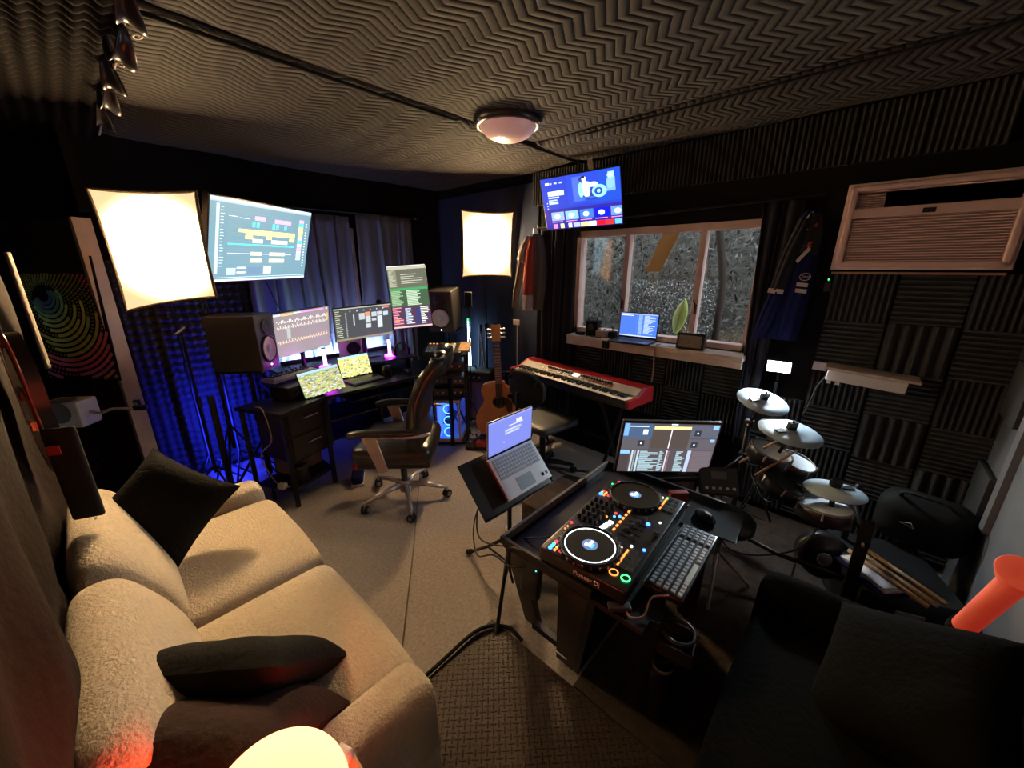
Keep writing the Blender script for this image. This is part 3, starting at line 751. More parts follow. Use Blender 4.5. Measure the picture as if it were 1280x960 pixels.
one(MB().box((0, 0, 0), (.04, .004, .09), 'cable_pale'), 'pale_tag', 'small pale pink tag hanging above the television', 'tag', (-1.83, 2.93, 2.475), (10, -8, 5))

# ------------------------------------------------------------------ curtains
def curtain(x0, x1, z0, z1, y, label, m='curtain', pitch=.085, amp=.028, axis='y', gather=.0, flare=0, seed=0, name='curtain'):
    n = int(abs(x1 - x0) / pitch * 10); d = x1 - x0
    def fn(u, v):
        s_ = u + .03 * math.sin(v * 3 + seed); ph = 2 * math.pi * (u * abs(d) / pitch + .25 * math.sin(v * 2.5 + u * 7 + seed) + .6 * math.sin(u * 5 + seed))
        a = x0 + d * u * (1 - gather * v) + .25 * pitch * math.sin(ph * .5 + seed) + flare * (1 - v) * (u - .5)
        o = amp * (math.sin(ph) + .35 * math.sin(ph * .37 + seed)) * (1 - .45 * v)
        z = z0 + (z1 - z0) * v
        return (a, y + o, z) if axis == 'y' else (y + o, a, z)
    return one(MB().grid(fn, n, 26, m, thick=.004), name, label, 'curtain', group='pleated curtains')
curtain(.98, 1.88, .35, 2.17, XL + .09, 'dark grey pleated curtain behind the wall screen, left half of the pair', axis='x', seed=1)
curtain(1.97, 2.62, .35, 2.21, XL + .09, 'dark grey pleated curtain behind the upright monitor, right half of the pair', axis='x', seed=2, pitch=.10)
one(MB().cyl((XL + .09, .9, 2.2), (XL + .09, 2.68, 2.22), .011, 'black_metal').ball((XL + .09, .9, 2.2), .02, 'black_metal').ball((XL + .09, 2.68, 2.22), .02, 'black_metal'), 'curtain_rod', 'black curtain rod on the wall behind the desk', 'curtain rod')
struct(MB().box((XL + .02, 1.92, 1.6), (.03, .10, .95), 'white_paint'), 'trim_6', 'pale window trim glimpsed between the two desk curtains')
curtain(-2.36, -1.94, .35, 2.02, YW - .10, 'dark curtain gathered at the left side of the window', 'curtain_black', seed=3, pitch=.075)
curtain(-.60, -.40, .5, 2.08, YW - .09, 'dark navy curtain at the right side of the window', 'curtain_black', seed=4, pitch=.07, flare=-.12)
one(MB().cyl((-2.4, YW - .09, 2.05), (-.3, YW - .09, 2.10), .008, 'black_metal'), 'curtain_rod', 'thin black curtain rod above the window', 'curtain rod')
# plain hanging fabric with folds in the far corner
def fab(u, v):
    x = XL + .03 + 1.5 * u
    return (x, YW - .012 - .012 * abs(math.sin(x * 9)) ** 6, .05 + 2.4 * v)
one(MB().grid(fab, 90, 4, 'backdrop_navy_lit'), 'hanging_backdrop', 'plain dark fabric stretched over the wall behind the acoustic guitar', 'wall fabric')
# ------------------------------------------------------------------ desk corner
def monitor_speaker(label, loc, rot, lit):
    t = thing('studio_monitor', label, 'speaker', loc, rot, 'studio monitor speakers')
    MB().rbox((0, 0, 0), (.25, .334, .39), .008, 'speaker_vinyl').build('cabinet', t)
    y = -.168
    w_ = MB().lathe([(.098, -.004), (.098, .010), (.090, .012), (.087, .002)], 'satin_black', c=(0, y, -.055), rot=(90, 0, 0), n=40).build('woofer_ring', t)
    MB().lathe([(.088, .004), (.080, .011), (.072, .008), (.03, .0015), (.028, .002)], 'woofer', c=(0, y + .001, -.055), rot=(90, 0, 0), n=40).lathe([(.03, .002), (.022, .008), (.001, .011)], 'pad_white', c=(0, y, -.055), rot=(90, 0, 0), n=24).build('woofer', t, label='pale woofer cone')
    MB().lathe([(.055, 0), (.052, .010), (.030, .002), (.022, .004), (.001, .010)], 'satin_black', c=(0, y, .105), rot=(90, 0, 0), n=32).build('tweeter', t)
    MB().ball((0, y - .001, -.172), .007, 'e_white', n=6).build('power_light', t)
    return t
s1 = monitor_speaker('black studio monitor speaker on a stand at the left end of the desk', (-3.302, .732, 1.189), (0, 0, 137), 1)
s2 = monitor_speaker('black studio monitor speaker right of the upright screen', (-3.095, 2.417, 1.316), (8, 0, 34), 1)
def speaker_stand(x, y, top, yaw, label):
    t = thing('speaker_stand', label, 'speaker stand', (x, y, 0), (0, 0, yaw), 'speaker stands')
    MB().box((0, 0, top - .008), (.24, .30, .014), 'black_metal').build('top_plate', t, bevel=.002)
    MB().cyl((0, 0, .6), (0, 0, top - .014), .016, 'black_metal').cyl((0, 0, .12), (0, 0, .62), .022, 'black_metal').build('pole', t)
    for k in range(3):
        a = R(90 + 120 * k); MB().cyl((0, 0, .42), (.27 * math.cos(a), .27 * math.sin(a), .012), .011, 'black_metal').build('leg', t)
    MB().cyl((0, 0, .58), (0, 0, .64), .03, 'black_plastic').cyl((0, 0, .61), (.06, 0, .61), .01, 'black_plastic').build('clamp_knob', t)
speaker_stand(-3.302, .732, .992, 137, 'black tripod stand under the left studio monitor')
speaker_stand(-3.11, 2.46, 1.105, 34, 'black stand under the right studio monitor')

t = thing('corner_desk', 'black desk with two drawers and open shelves', 'desk', (-3.3, 1.4, 0))
def dl(p): return (p[0] + 3.3, p[1] - 1.4)
top = [dl(p) for p in [(-3.84, .90), (-3.26, .86), (-3.19, .57), (-2.79, .74), (-2.95, 1.10), (-2.92, 1.95), (-2.72, 2.12), (-2.74, 2.30), (-3.84, 2.36)]]
MB().ext(top, .725, .75, 'desk_black').build('desk_top', t, bevel=.003)
for p in ((-3.14, .60), (-2.84, .765), (-2.975, 1.10), (-3.72, .96), (-3.72, 2.2), (-2.80, 2.2), (-2.97, 1.9)):
    x, y = dl(p); MB().box((x, y, .363), (.03, .03, .725), 'black_metal').build('leg', t, bevel=.002)
# drawer block turned toward the room
dc = dl((-3.06, .98)); e = (dc[0], dc[1])
dm = MB(); dm.M = Matrix.Translation((dc[0], dc[1], 0)) @ Euler((0, 0, R(108))).to_matrix().to_4x4()
dm.box((-.02, .1, .50), (.36, .34, .40), 'desk_wood'); dm.build('drawer_case', t, bevel=.003)
for z in (.61, .41):
    q = MB(); q.M = dm.M; q.box((-.02, -.078, z), (.345, .018, .175), 'desk_wood'); d_ = q.build('drawer', t, bevel=.002)
    q = MB(); q.M = dm.M; q.cyl((-.08, -.098, z + .02), (.04, -.098, z + .02), .005, 'silver').cyl((-.08, -.085, z + .02), (-.08, -.1, z + .02), .004, 'silver').cyl((.04, -.085, z + .02), (.04, -.1, z + .02), .004, 'silver'); q.build('handle', d_)
low = [dl(p) for p in [(-3.15, .60), (-2.85, .77), (-2.99, 1.10), (-3.35, 1.10), (-3.22, .8)]]
MB().ext(low, .12, .14, 'desk_black').build('low_shelf', t)
for z in (.36, .52): MB().box((*dl((-3.2, 1.35)), z), (.4, .42, .018), 'desk_black').build('shelf', t, bevel=.002)
MB().box((*dl((-3.2, 1.58)), .36), (.42, .018, .7), 'desk_black').build('side_panel', t)
MB().box((*dl((-3.17, 1.62)), .655), (.44, .62, .016), 'desk_black').build('keyboard_tray', t)
rs = MB(); rs.ext([dl(p) for p in [(-3.84, .95), (-3.52, .98), (-3.36, 1.5), (-3.26, 1.75), (-3.22, 2.14), (-3.84, 2.2)]], .845, .865, 'desk_black'); rs.build('monitor_shelf', t, bevel=.002)
for p in ((-3.6, 1.05), (-3.38, 1.6), (-3.3, 2.08), (-3.78, 1.1), (-3.78, 2.1)):
    x, y = dl(p); MB().box((x, y, .797), (.03, .03, .096), 'desk_black').build('shelf_post', t)

# monitors on the shelf
mg = []
for k in range(26): mg.append((0, .10 + k * .033, 1, .102 + k * .033, (.34, .29, .30)))
mg += [(0, .02, .12, .06, (.6, .7, .9)), (.13, .02, .32, .07, (.9, .5, .2)), (.33, .02, .46, .05, (.6, .8, .8)), (.46, .02, .9, .055, (.75, .3, .8)), (.94, .03, .97, .06, (.9, .9, .9))]
for r_ in range(3):
    for k in range(36): mg.append((.04 + k * .026, (.18, .30, .64)[r_] + .03 * math.sin(k * (1.3 + r_)), .055 + k * .026, (.2, .33, .665)[r_] + .04 * abs(math.sin(k * 1.7)), ((.85, .8, .75), (.75, .65, .6), (.9, .6, .4))[r_]))
mg += [(.2, .36, .26, .6, (.42, .45, .42)), (.95, .15, .98, .3, (.8, .4, .15)), (0, .96, 1, 1, (.3, .25, .25))]
def computer_monitor(label, loc, rot, w_, h_, items, bg, gain, foot):
    t = flat_tv('computer_monitor', label, 'monitor', loc, rot, w_, h_, items, bg, gain, .022, .006, group='monitors on the desk')
    M_ = (Matrix.Translation(loc) @ Euler([R(a) for a in rot]).to_matrix().to_4x4())
    inv = M_.inverted(); a = inv @ Vector((M_ @ Vector((0, .06, 0)))); b = inv @ Vector(((M_ @ Vector((0, .06, 0))).x, (M_ @ Vector((0, .06, 0))).y, foot + .012))
    MB().cyl((0, .02, 0), a, .022, 'black_metal').cyl(a, b, .018, 'black_metal').build('stand', t)
    c = MB(); c.M = inv @ Matrix.Translation((M_ @ b).xyz + Vector((0, 0, -.006))); c.rbox((0, 0, 0), (.18, .22, .012), .005, 'black_plastic'); c.build('foot', t)
    return t
computer_monitor('pinkish grey editing screen, left of the two wide monitors', (-3.51, 1.225, 1.185), (9, -2.0, 110), .54, .36, mg, (.27, .225, .235), 1.25, .865)
m2 = []
for k in range(14): m2.append((.02, .08 + k * .06, rr.uniform(.08, .14), .10 + k * .06, (.55, .58, .36)))
for k in range(20): m2.append((.18, .15 + k * .038, .20, .165 + k * .038, (.5, .52, .4)))
m2 += [(0, 0, 1, .035, (.35, .36, .28)), (.84, .05, .95, .11, (.7, .15, .12)), (.31, .22, .33, .55, (.5, .5, .5)), (.41, .2, .51, .40, (.42, .45, .47)), (.52, .18, .61, .29, (.85, .25, .12)), (.52, .30, .61, .52, (.45, .48, .5)), (.52, .55, .61, .68, (.45, .48, .5)), (.63, .2, .72, .34, (.42, .46, .5)), (.63, .4, .71, .48, (.4, .43, .46)), (.73, .2, .82, .32, (.45, .48, .5)), (.73, .34, .82, .72, (.52, .55, .6)), (.84, .22, .93, .35, (.42, .52, .62)), (0, .93, 1, 1, (.22, .2, .12))]
for k in range(6): m2.append((.26 + k * .115, .1, .275 + k * .115, .13, (.75, .75, .75)))
computer_monitor('dark screen with pale cue blocks, right of the two wide monitors', (-3.49, 1.765, 1.207), (12, -2.6, 82.3), .54, .31, m2, (.055, .06, .065), 1.3, .865)
m3 = [(0, 0, 1, .012, (.75, .75, .7)), (0, .015, 1, .06, (.42, .40, .30)), (0, .06, 1, .36, (.11, .115, .085)), (.02, .07, .22, .34, (.2, .2, .14)), (0, .36, 1, .40, (.06, .28, .1)), (0, .40, 1, .66, (.05, .09, .05)), (0, .66, 1, .97, (.07, .035, .07))]
for k in range(5): m3.append((.33, .14 + k * .035, rr.uniform(.6, .9), .15 + k * .035, (.5, .5, .38)))
for k in range(16): m3 += [(.03, .07 + k * .017, rr.uniform(.08, .2), .078 + k * .017, (.45, .45, .36))]
for k in range(13): m3 += [(.03, .405 + k * .019, rr.uniform(.2, .38), .415 + k * .019, (.35, .55, .3)), (.43, .405 + k * .019, rr.uniform(.7, .8), .416 + k * .019, (.55, .7, .5))]
for k in range(10): m3 += [(.02, .67 + k * .028, rr.uniform(.12, .28), .685 + k * .028, (.75, .25, .3)), (.34, .69 + k * .026, rr.uniform(.45, .58), .705 + k * .026, (.5, .6, .7)), (.74, .68 + k * .028, rr.uniform(.82, .97), .695 + k * .028, (.7, .75, .65))]
m3 += [(0, .975, 1, 1, (.6, .4, .4)), (.08, .86, .16, .9, (.9, .3, .15)), (.62, .7, .72, .95, (.03, .04, .15))]
t3 = flat_tv('upright_monitor', 'tall upright monitor full of text and green lists, left of the right speaker', 'monitor', (-2.98, 1.945, 1.462), (-18.5, -4, 55.3), .325, .545, m3, (.1, .1, .08), 1.35, .022, .005)
MB().cyl((0, .02, 0), (0, .10, 0), .02, 'black_metal').cyl((0, .10, 0), (-.02, .06, -.52), .014, 'black_metal').build('arm', t3)
MB().cyl((-.02, .06, -.53), (-.02, .06, -.56), .04, 'black_metal', n=20).build('clamp', t3)

# bright street photo style pictures on the two laptops
def collage(seed, gain, sky=True):
    q = random.Random(seed); it = []
    for _ in range(900):
        x = q.random(); y = .12 + .88 * q.random(); s_ = q.uniform(.012, .05)
        c = q.choice([(.85, .75, .1), (.7, .75, .12), (.45, .55, .1), (.9, .85, .5), (.3, .35, .25), (.8, .8, .75), (.6, .4, .15), (.15, .2, .1)]) if gain > 1 else q.choice([(.5, .5, .45), (.35, .4, .12), (.6, .62, .12), (.6, .4, .2), (.25, .3, .3), (.7, .7, .65), (.4, .5, .1), (.12, .16, .08)])
        it.append((x, y, x + s_ * 1.4, y + s_, c))
    it.append((0, 0, 1, .1, (.35, .6, .75)))
    return it
t = thing('tablet_screen', 'tilted laptop screen showing a busy yellow green picture, front edge of the desk', 'laptop', (-3.02, 1.125, .862), (-25, -6.5, 84))
MB().rbox((0, .006, 0), (.31, .010, .202), .004, 'satin_black').build('housing', t)
screen_part(t, .298, .19, collage(1, 1), (.35, .38, .2), gain=1.2)
MB().box((0, .045, -.075), (.16, .09, .004), 'black_metal', rot=(28, 0, 0)).build('kickstand', t)

def laptop(label, loc, yaw, w_, d_, h_, open_, items, bg, gain, body='grey_plastic', keys='satin_black', deck=0, group=None, pad=True):
    """origin at the hinge on the surface; the user side is -y; deck tilts the whole thing"""
    t = thing('laptop', label, 'laptop', loc, (deck, 0, yaw), group)
    MB().rbox((0, -d_ / 2, .009), (w_, d_, .016), .005, body).build('base', t)
    kb = MB()
    for r_ in range(6):
        n = 15; kh = d_ * .48 / 6
        for k in range(n):
            kb.box((-w_ * .44 + w_ * .88 * (k + .5) / n, -d_ * .1 - kh * (r_ + .5), .0182), (w_ * .88 / n * .84, kh * .8, .002), keys)
    kb.build('keyboard', t)
    if pad: MB().box((-.01, -d_ * .80, .0172), (w_ * .34, d_ * .3, .0008), 'dark_grey' if body != 'silver' else 'grey_plastic').build('touchpad', t)
    lid = MB().at((0, 0, .018), (open_, 0, 0)); lid.rbox((0, .004, h_ / 2), (w_, .007, h_), .003, body if body == 'silver' else 'satin_black').box((0, -.0003, h_ / 2), (w_ - .006, .001, h_ - .006), 'matte_black')
    l_ = lid.build('lid', t)
    mb = MB().at((0, 0, .018), (open_, 0, 0)); W = w_ - .016; H = h_ - .022
    mb.quad(-W / 2, .014, W / 2, .014 + H, tuple(c * gain for c in bg), -.0016)
    for k, (x0, y0, x1, y1, col) in enumerate(items):
        mb.quad((max(0, x0) - .5) * W, .014 + (1 - y1) * H, (min(1, x1) - .5) * W, .014 + (1 - y0) * H, tuple(c * gain for c in col), -.0020 - .00002 * (k % 40))
    mb.build('screen', l_)
    MB().cyl((-w_ * .3, 0, .016), (w_ * .3, 0, .016), .006, 'satin_black').build('hinge', t)
    return t
laptop('open laptop with a bright yellow picture, in the middle of the desk', (-3.26, 1.53, .75), 93, .30, .20, .20, -16, collage(2, 2), (.75, .72, .2), 1.25)

# bluish light strip along the back of the shelf
t = thing('led_strip', 'bluish light strip along the back of the desk shelf', 'light strip', (-3.76, 1.6, .87))
MB().box((0, 0, .012), (.006, 1.05, .034), 'black_plastic').box((-.012, 0, -.002), (.024, 1.05, .004), 'black_plastic').build('channel', t)
MB().box((-.006, 0, .014), (.004, 1.04, .010), 'e_strip').build('light_line', t)
# light tubes and things on the desk
def light_tube(label, x, y, z):
    t = thing('light_tube', label, 'light tube', (x, y, z), (0, 0, 0), 'purple light tubes on the desk')
    MB().lathe([(.001, 0), (.05, 0), (.05, .012), (.02, .016)], 'e_purple', n=24).build('base', t)  # base made to glow so the desk gets enough purple light
    MB().cyl((0, 0, .016), (0, 0, .165), .0145, 'e_tubecore').build('tube', t)
    MB().cyl((0, 0, .165), (0, 0, .175), .016, 'black_plastic').build('cap', t)
light_tube('glowing pink light tube under the left wide monitor', -3.40, 1.32, .866)
light_tube('glowing pink light tube right of the black round device', -3.40, 1.945, .866)
t = thing('round_device', 'black round device in a pale frame under the right wide monitor', 'device', (-3.62, 1.66, .866), (0, 0, 82))
MB().rbox((0, 0, .11), (.22, .03, .20), .012, 'white_plastic').build('frame', t)
MB().lathe([(.062, 0), (.062, .02), (.04, .03), (.001, .032)], 'matte_black', c=(.02, -.016, .09), rot=(90, 0, 0)).build('disc', t)
t = thing('midi_keyboard', 'small white keyboard controller beside the left speaker', 'keyboard', (-3.30, 1.00, .866), (0, 0, 112))
MB().rbox((0, 0, .015), (.40, .15, .03), .006, 'white_plastic').build('case', t)
k = MB()
for i in range(25): k.box((-.18 + .015 * i, -.02, .033), (.0135, .08, .006), 'ivory')
k.build('white_keys', t)
k = MB()
for i in range(24):
    if i % 7 not in (2, 6): k.box((-.1725 + .015 * i, -.002, .039), (.008, .05, .008), 'black_plastic')
k.build('black_keys', t)
for i in range(8): MB().cyl((-.16 + .045 * i, .058, .03), (-.16 + .045 * i, .058, .048), .008, 'satin_black').build('knob', t)
t = thing('audio_interface', 'dark box with knobs on the desk under the small white keyboard', 'audio device', (-3.17, 1.0, .75), (0, 0, 112))
MB().rbox((0, 0, .055), (.34, .2, .10), .008, 'satin_black').build('case', t)
for i in range(4): MB().cyl((-.1 + .06 * i, -.1, .06), (-.1 + .06 * i, -.115, .06), .013, 'black_plastic').build('knob', t)
t = thing('game_headset', 'black headphones resting on the right part of the desk shelf', 'headphones', (-3.33, 2.03, .866), (0, 0, 80))
MB().tube([(.07 * math.cos(R(a)), 0, .05 + .075 * math.sin(R(a))) for a in range(0, 181, 12)], .008, 'satin_black').build('headband', t)
for s_ in (-1, 1): MB().rbox((s_ * .07, 0, .04), (.03, .06, .07), .014, 'matte_black').build('ear_cup', t)
def mouse(label, loc, yaw):
    t = thing('computer_mouse', label, 'mouse', loc, (0, 0, yaw))
    MB().ball((0, 0, .012), .034, 'satin_black', n=12, sc=(.9, 1.6, .75)).build('shell', t)
    MB().cyl((-.004, -.03, .034), (.004, -.03, .034), .008, 'grey_plastic').build('wheel', t)
mouse('black mouse on the purple lit part of the desk', (-3.08, 1.93, .757), 80)
t = thing('desk_lens', 'black cylindrical lens-like device right of the yellow laptop', 'device', (-3.16, 1.76, .75))
MB().lathe([(.001, 0), (.04, 0), (.042, .03), (.036, .06), (.038, .085), (.03, .09), (.001, .088)], 'satin_black', n=28).build('body', t)
MB().lathe([(.043, .03), (.046, .034), (.046, .05), (.043, .054)], 'rubber', n=28).build('grip', t)
t = thing('small_keyboard', 'small white keyed pad left of the chair back', 'keyboard', (-2.94, 2.08, .75), (0, 0, 75))
MB().rbox((0, 0, .01), (.14, .10, .02), .005, 'white_plastic').build('case', t)
k = MB()
for i in range(4):
    for j in range(3): k.box((-.048 + .032 * i, -.03 + .03 * j, .023), (.024, .022, .006), 'grey_plastic')
k.build('keys', t)
# webcam on right wide monitor
t = thing('webcam', 'small black webcam clipped on top of the right wide monitor', 'webcam', (-3.49, 1.93, 1.375), (0, 0, 82))
MB().ball((0, 0, .012), .024, 'matte_black', n=10).build('body', t)
MB().box((0, .015, -.012), (.03, .03, .02), 'matte_black').build('clip', t)

# rack with mixing surface
t = thing('equipment_rack', 'open black equipment rack at the right end of the desk', 'rack', (-2.92, 2.30, 0), (0, 0, 45))
for x in (-.16, .16):
    for y in (-.12, .12): MB().box((x, y, .46), (.022, .022, .92), 'black_metal').build('post', t)
for z in (.50, .62, .76, .905): MB().box((0, 0, z), (.34, .27, .014), 'black_metal').build('shelf', t)
MB().box((0, 0, .02), (.36, .3, .02), 'black_metal').build('foot_frame', t)
def rack_unit(label, z, hgt, m, kn):
    q = thing('rack_unit', label, 'audio device', (-2.92, 2.30, z), (0, 0, 45), 'devices in the rack')
    MB().rbox((0, -.01, hgt / 2), (.29, .23, hgt), .004, m).build('case', q)
    for i in range(kn): MB().cyl((-.11 + .22 * i / max(1, kn - 1), -.125, hgt / 2), (-.11 + .22 * i / max(1, kn - 1), -.14, hgt / 2), .009, 'silver').build('knob', q)
rack_unit('black rack device on the lowest rack shelf', .507, .08, 'satin_black', 5)
rack_unit('dark grey rack device on the middle rack shelf', .627, .07, 'dark_grey', 6)
rack_unit('black rack device on the upper rack shelf', .767, .08, 'satin_black', 4)
t = thing('mixing_surface', 'grey mixing surface with rows of faders on top of the rack', 'mixer', (-2.93, 2.25, .935), (14, 0, 40))
MB().rbox((0, 0, .02), (.36, .24, .045), .006, 'satin_black').build('case', t)
for i in range(8):
    MB().box((-.14 + .034 * i, -.02, .044), (.028, .18, .004), 'cymbal_grey').build('channel_strip', t)
for i in range(8): MB().box((-.14 + .034 * i, -.05 + .01 * (i % 3), .05), (.012, .022, .010), 'white_plastic').build('fader', t)
k = MB()
for i in range(8): k.box((-.14 + .034 * i, .062, .048), (.016, .008, .004), 'e_orange')
k.build('button_lights', t)
MB().rbox((.20, .02, .03), (.10, .20, .03), .004, 'lamp_wood').build('side_module', t)

# PC
t = thing('computer_tower', 'white framed PC tower with blue glowing glass side', 'computer', (-2.96, 2.33, .03), (0, 0, 40))
MB().box((0, 0, .02), (.25, .40, .04), 'white_plastic').box((0, 0, .425), (.25, .40, .03), 'white_plastic').box((0, .19, .22), (.25, .02, .4), 'white_plastic').box((-.115, 0, .22), (.02, .4, .4), 'white_plastic').box((.115, -.19, .22), (.02, .02, .4), 'white_plastic').box((.115, .19, .22), (.02, .02, .4), 'white_plastic').build('frame', t, bevel=.003)
MB().box((.122, 0, .22), (.004, .36, .37), 'pc_glass').build('glass_side', t)
MB().box((0, -.198, .22), (.21, .004, .37), 'pc_glass').build('glass_front', t)
MB().box((-.09, 0, .22), (.012, .36, .36), 'pc_glow').build('back_light', t, label='blue lit inside')
for z in (.1, .22, .34):
    MB().tube([(.045 * math.cos(a / 14 * 6.283), -.17, z + .045 * math.sin(a / 14 * 6.283)) for a in range(14)], .005, 'e_fan', closed=True).build('fan_ring', t)
MB().box((-.02, .02, .18), (.10, .26, .04), 'satin_black').build('graphics_card', t)
MB().tube(spline([(.05, .1, .3), (.06, 0, .25), (.03, -.08, .3), (.05, .05, .12)]), .008, 'blue_tint').build('hose', t)

# phone on holder, vertical LED tube, white tripod
t = thing('phone_holder', 'phone in a holder beside the right studio monitor', 'phone', (-2.955, 2.60, 1.40), (0, 0, 42))
MB().rbox((0, 0, 0), (.075, .010, .145), .008, 'grey_plastic').rbox((0, -.006, 0), (.066, .004, .132), .004, 'matte_black').build('phone', t)
MB().cyl((0, .01, -.07), (.0, .03, -.40), .007, 'black_metal').box((0, 0, -.076), (.085, .03, .012), 'black_plastic').build('holder', t)
s = thing('phone_stand', 'thin stand carrying the phone holder', 'stand', (-2.975, 2.615, 0))
MB().cyl((0, 0, .3), (0, 0, 1.0), .008, 'black_metal').build('pole', s)
for k in range(3): MB().cyl((0, 0, .32), (.16 * math.cos(R(120 * k + 20)), .16 * math.sin(R(120 * k + 20)), .01), .006, 'black_metal').build('leg', s)
t = thing('led_stick', 'upright white glowing light stick right of the speaker', 'light stick', (-3.30, 2.90, .02), (0, 0, 0))
MB().cyl((0, 0, .03), (0, 0, 1.10), .014, 'e_cyan').build('tube', t)
MB().cyl((0, 0, 1.10), (0, 0, 1.13), .016, 'e_green').build('tip', t, label='green glowing tip')
MB().lathe([(.001, 0), (.07, 0), (.07, .015), (.02, .03)], 'black_plastic', n=24).build('base', t)
t = thing('folded_tripod', 'grey folded tripod leaning beside the light stick', 'tripod', (-3.12, 2.93, 0))
for a, b in (((-.10, 0), (.02, 0)), ((.0, .02), (.03, 0)), ((.09, 0), (.04, 0))): MB().cyl((a[0] + .02, a[1], .02), (b[0] - .05, b[1], 1.02), .011, 'grey_plastic').build('leg', t)
MB().cyl((-.02, 0, 1.0), (-.02, 0, 1.10), .016, 'black_plastic').build('head', t)
t = thing('square_sign', 'pale square plate on a thin pole right of the guitar head', 'sign', (-2.63, 2.96, 1.165))
MB().rbox((0, 0, 0), (.085, .012, .055), .004, 'cable_pale').build('plate', t)
MB().cyl((0, .012, -.03), (.0, .012, -1.10), .005, 'silver').build('pole', t)
MB().cyl((0, .012, -1.10), (.0, .012, -1.165), .03, 'black_metal').build('foot', t)

# guitar amplifier
t = thing('guitar_amplifier', 'black guitar combo amplifier with grey cloth behind the guitar', 'amplifier', (-3.10, 2.74, .0), (0, 0, 30))
t.scale = (1.0, 1.0, 1.14)
MB().rbox((0, 0, .31), (.50, .24, .50), .02, 'amp_vinyl').build('cabinet', t)
MB().box((0, -.122, .275), (.44, .008, .36), 'grille').build('grille', t, bevel=.003)
MB().box((0, -.122, .505), (.44, .008, .06), 'satin_black').build('control_panel', t)
for i in range(6): MB().cyl((-.17 + .06 * i, -.126, .505), (-.17 + .06 * i, -.142, .505), .010, 'silver').build('knob', t)
MB().tube(spline([(-.17, -.129, .43), (-.155, -.129, .45), (-.15, -.129, .42), (-.135, -.129, .44), (-.125, -.129, .425), (-.11, -.129, .445), (-.10, -.129, .42), (-.085, -.129, .455), (-.08, -.129, .43)], 5), .002, 'silver', n=5).build('badge', t)
MB().tube([(-.06, 0, .56), (-.05, 0, .585), (.05, 0, .585), (.06, 0, .56)], .008, 'rubber').build('handle', t)
for x in (-.2, .2): MB().cyl((x, 0, .0), (x, 0, .06), .02, 'rubber').build('foot', t)

# pedal board
t = thing('pedal_board', 'small board of guitar pedals on the carpet below the guitar', 'pedal board', (-2.55, 2.40, .0), (0, 0, 35))
MB().box((0, 0, .02), (.34, .22, .03), 'black_metal').build('board', t, bevel=.004)
for i, (x, y, m) in enumerate(((-.12, .04, 'grey_plastic'), (-.03, .05, 'satin_black'), (.06, .05, 'grey_plastic'), (-.12, -.06, 'satin_black'), (.08, -.06, 'white_plastic'), (-.02, -.05, 'red_plastic'))):
    p = MB().rbox((x, y, .058), (.075, .10, .045) if m != 'red_plastic' else (.10, .10, .05), .006, m).build('pedal', t, label={'red_plastic': 'red pedal', 'white_plastic': 'white pedal'}.get(m))
    MB().cyl((x, y - .03, .08), (x, y - .03, .088), .008, 'chrome').cyl((x - .018, y + .03, .08), (x - .018, y + .03, .094), .008, 'black_plastic').cyl((x + .018, y + .03, .08), (x + .018, y + .03, .094), .008, 'black_plastic').build('knobs', p)

# acoustic guitar on its stand
t = thing('acoustic_guitar', 'natural top acoustic guitar with a cutaway, standing on its stand', 'guitar', (-2.49, 2.57, .37), (-6, -3, 40))
t.scale = (1.24, 1.1, 1.08)
def gprof():
    half = [(0, -.25), (.09, -.247), (.155, -.215), (.192, -.15), (.198, -.085), (.182, -.02), (.15, .035), (.128, .075), (.126, .11), (.138, .15), (.143, .185), (.13, .222), (.09, .245), (.03, .252)]
    left = [(-x, z) for x, z in half[::-1]]
    right = half[:9] + [(.132, .135), (.14, .165), (.133, .19), (.10, .19), (.07, .20), (.045, .225), (.035, .25)]
    pts = [(x, 0, z) for x, z in right] + [(x, 0, z) for x, z in left[:-1]]
    return [(p.x, p.z) for p in spline([Vector(p) for p in pts], 4)]
gp = gprof()
MB().ext(gp, -.045, .05, 'mahogany', 'y', smooth=False).build('body', t)
MB().ext([(x * .992, z * .992) for x, z in gp], -.049, -.0451, 'spruce', 'y').build('top', t, label='orange spruce top')
MB().lathe([(.001, 0), (.046, 0), (.046, .001)], 'matte_black', c=(0, -.0495, .07), rot=(90, 0, 0)).build('sound_hole', t)
MB().lathe([(.048, 0), (.058, 0), (.058, .0012)], 'rosewood', c=(0, -.0495, .07), rot=(90, 0, 0)).build('rosette', t)
MB().ext([(-.07, -.105), (.07, -.105), (.075, -.095), (.03, -.08), (-.03, -.08), (-.075, -.095)], -.058, -.049, 'rosewood', 'y').build('bridge', t)
MB().box((0, -.052, .37), (.052, .02, .50), 'rosewood').box((0, -.04, .42), (.048, .024, .36), 'mahogany').build('neck', t)
k = MB()
for i in range(18): k.box((0, -.0635, .62 - .5 * (1 - 2 ** (-i / 8.5))), (.05, .0015, .003), 'silver')
k.build('frets', t)
MB().ext([(-.03, .61), (.03, .61), (.037, .75), (.03, .765), (0, .757), (-.03, .765), (-.037, .75)], -.058, -.042, 'spruce', 'y').build('headstock', t)
for s_ in (-1, 1):
    for z in (.65, .685, .72): MB().cyl((s_ * .036, -.05, z), (s_ * .056, -.05, z), .006, 'chrome').ball((s_ * .06, -.05, z), .010, 'chrome', n=6).build('tuning_peg', t)
for i in range(6): MB().tube([(-.025 + .01 * i, -.061, -.092), (-.018 + .0072 * i, -.068, .61)], .0006, 'silver', n=4).build('string', t)
MB().ext([(.03, .10), (.06, .11), (.10, .06), (.095, -.02), (.06, -.03), (.045, .02)], -.0505, -.049, 'rosewood', 'y').build('pickguard', t)
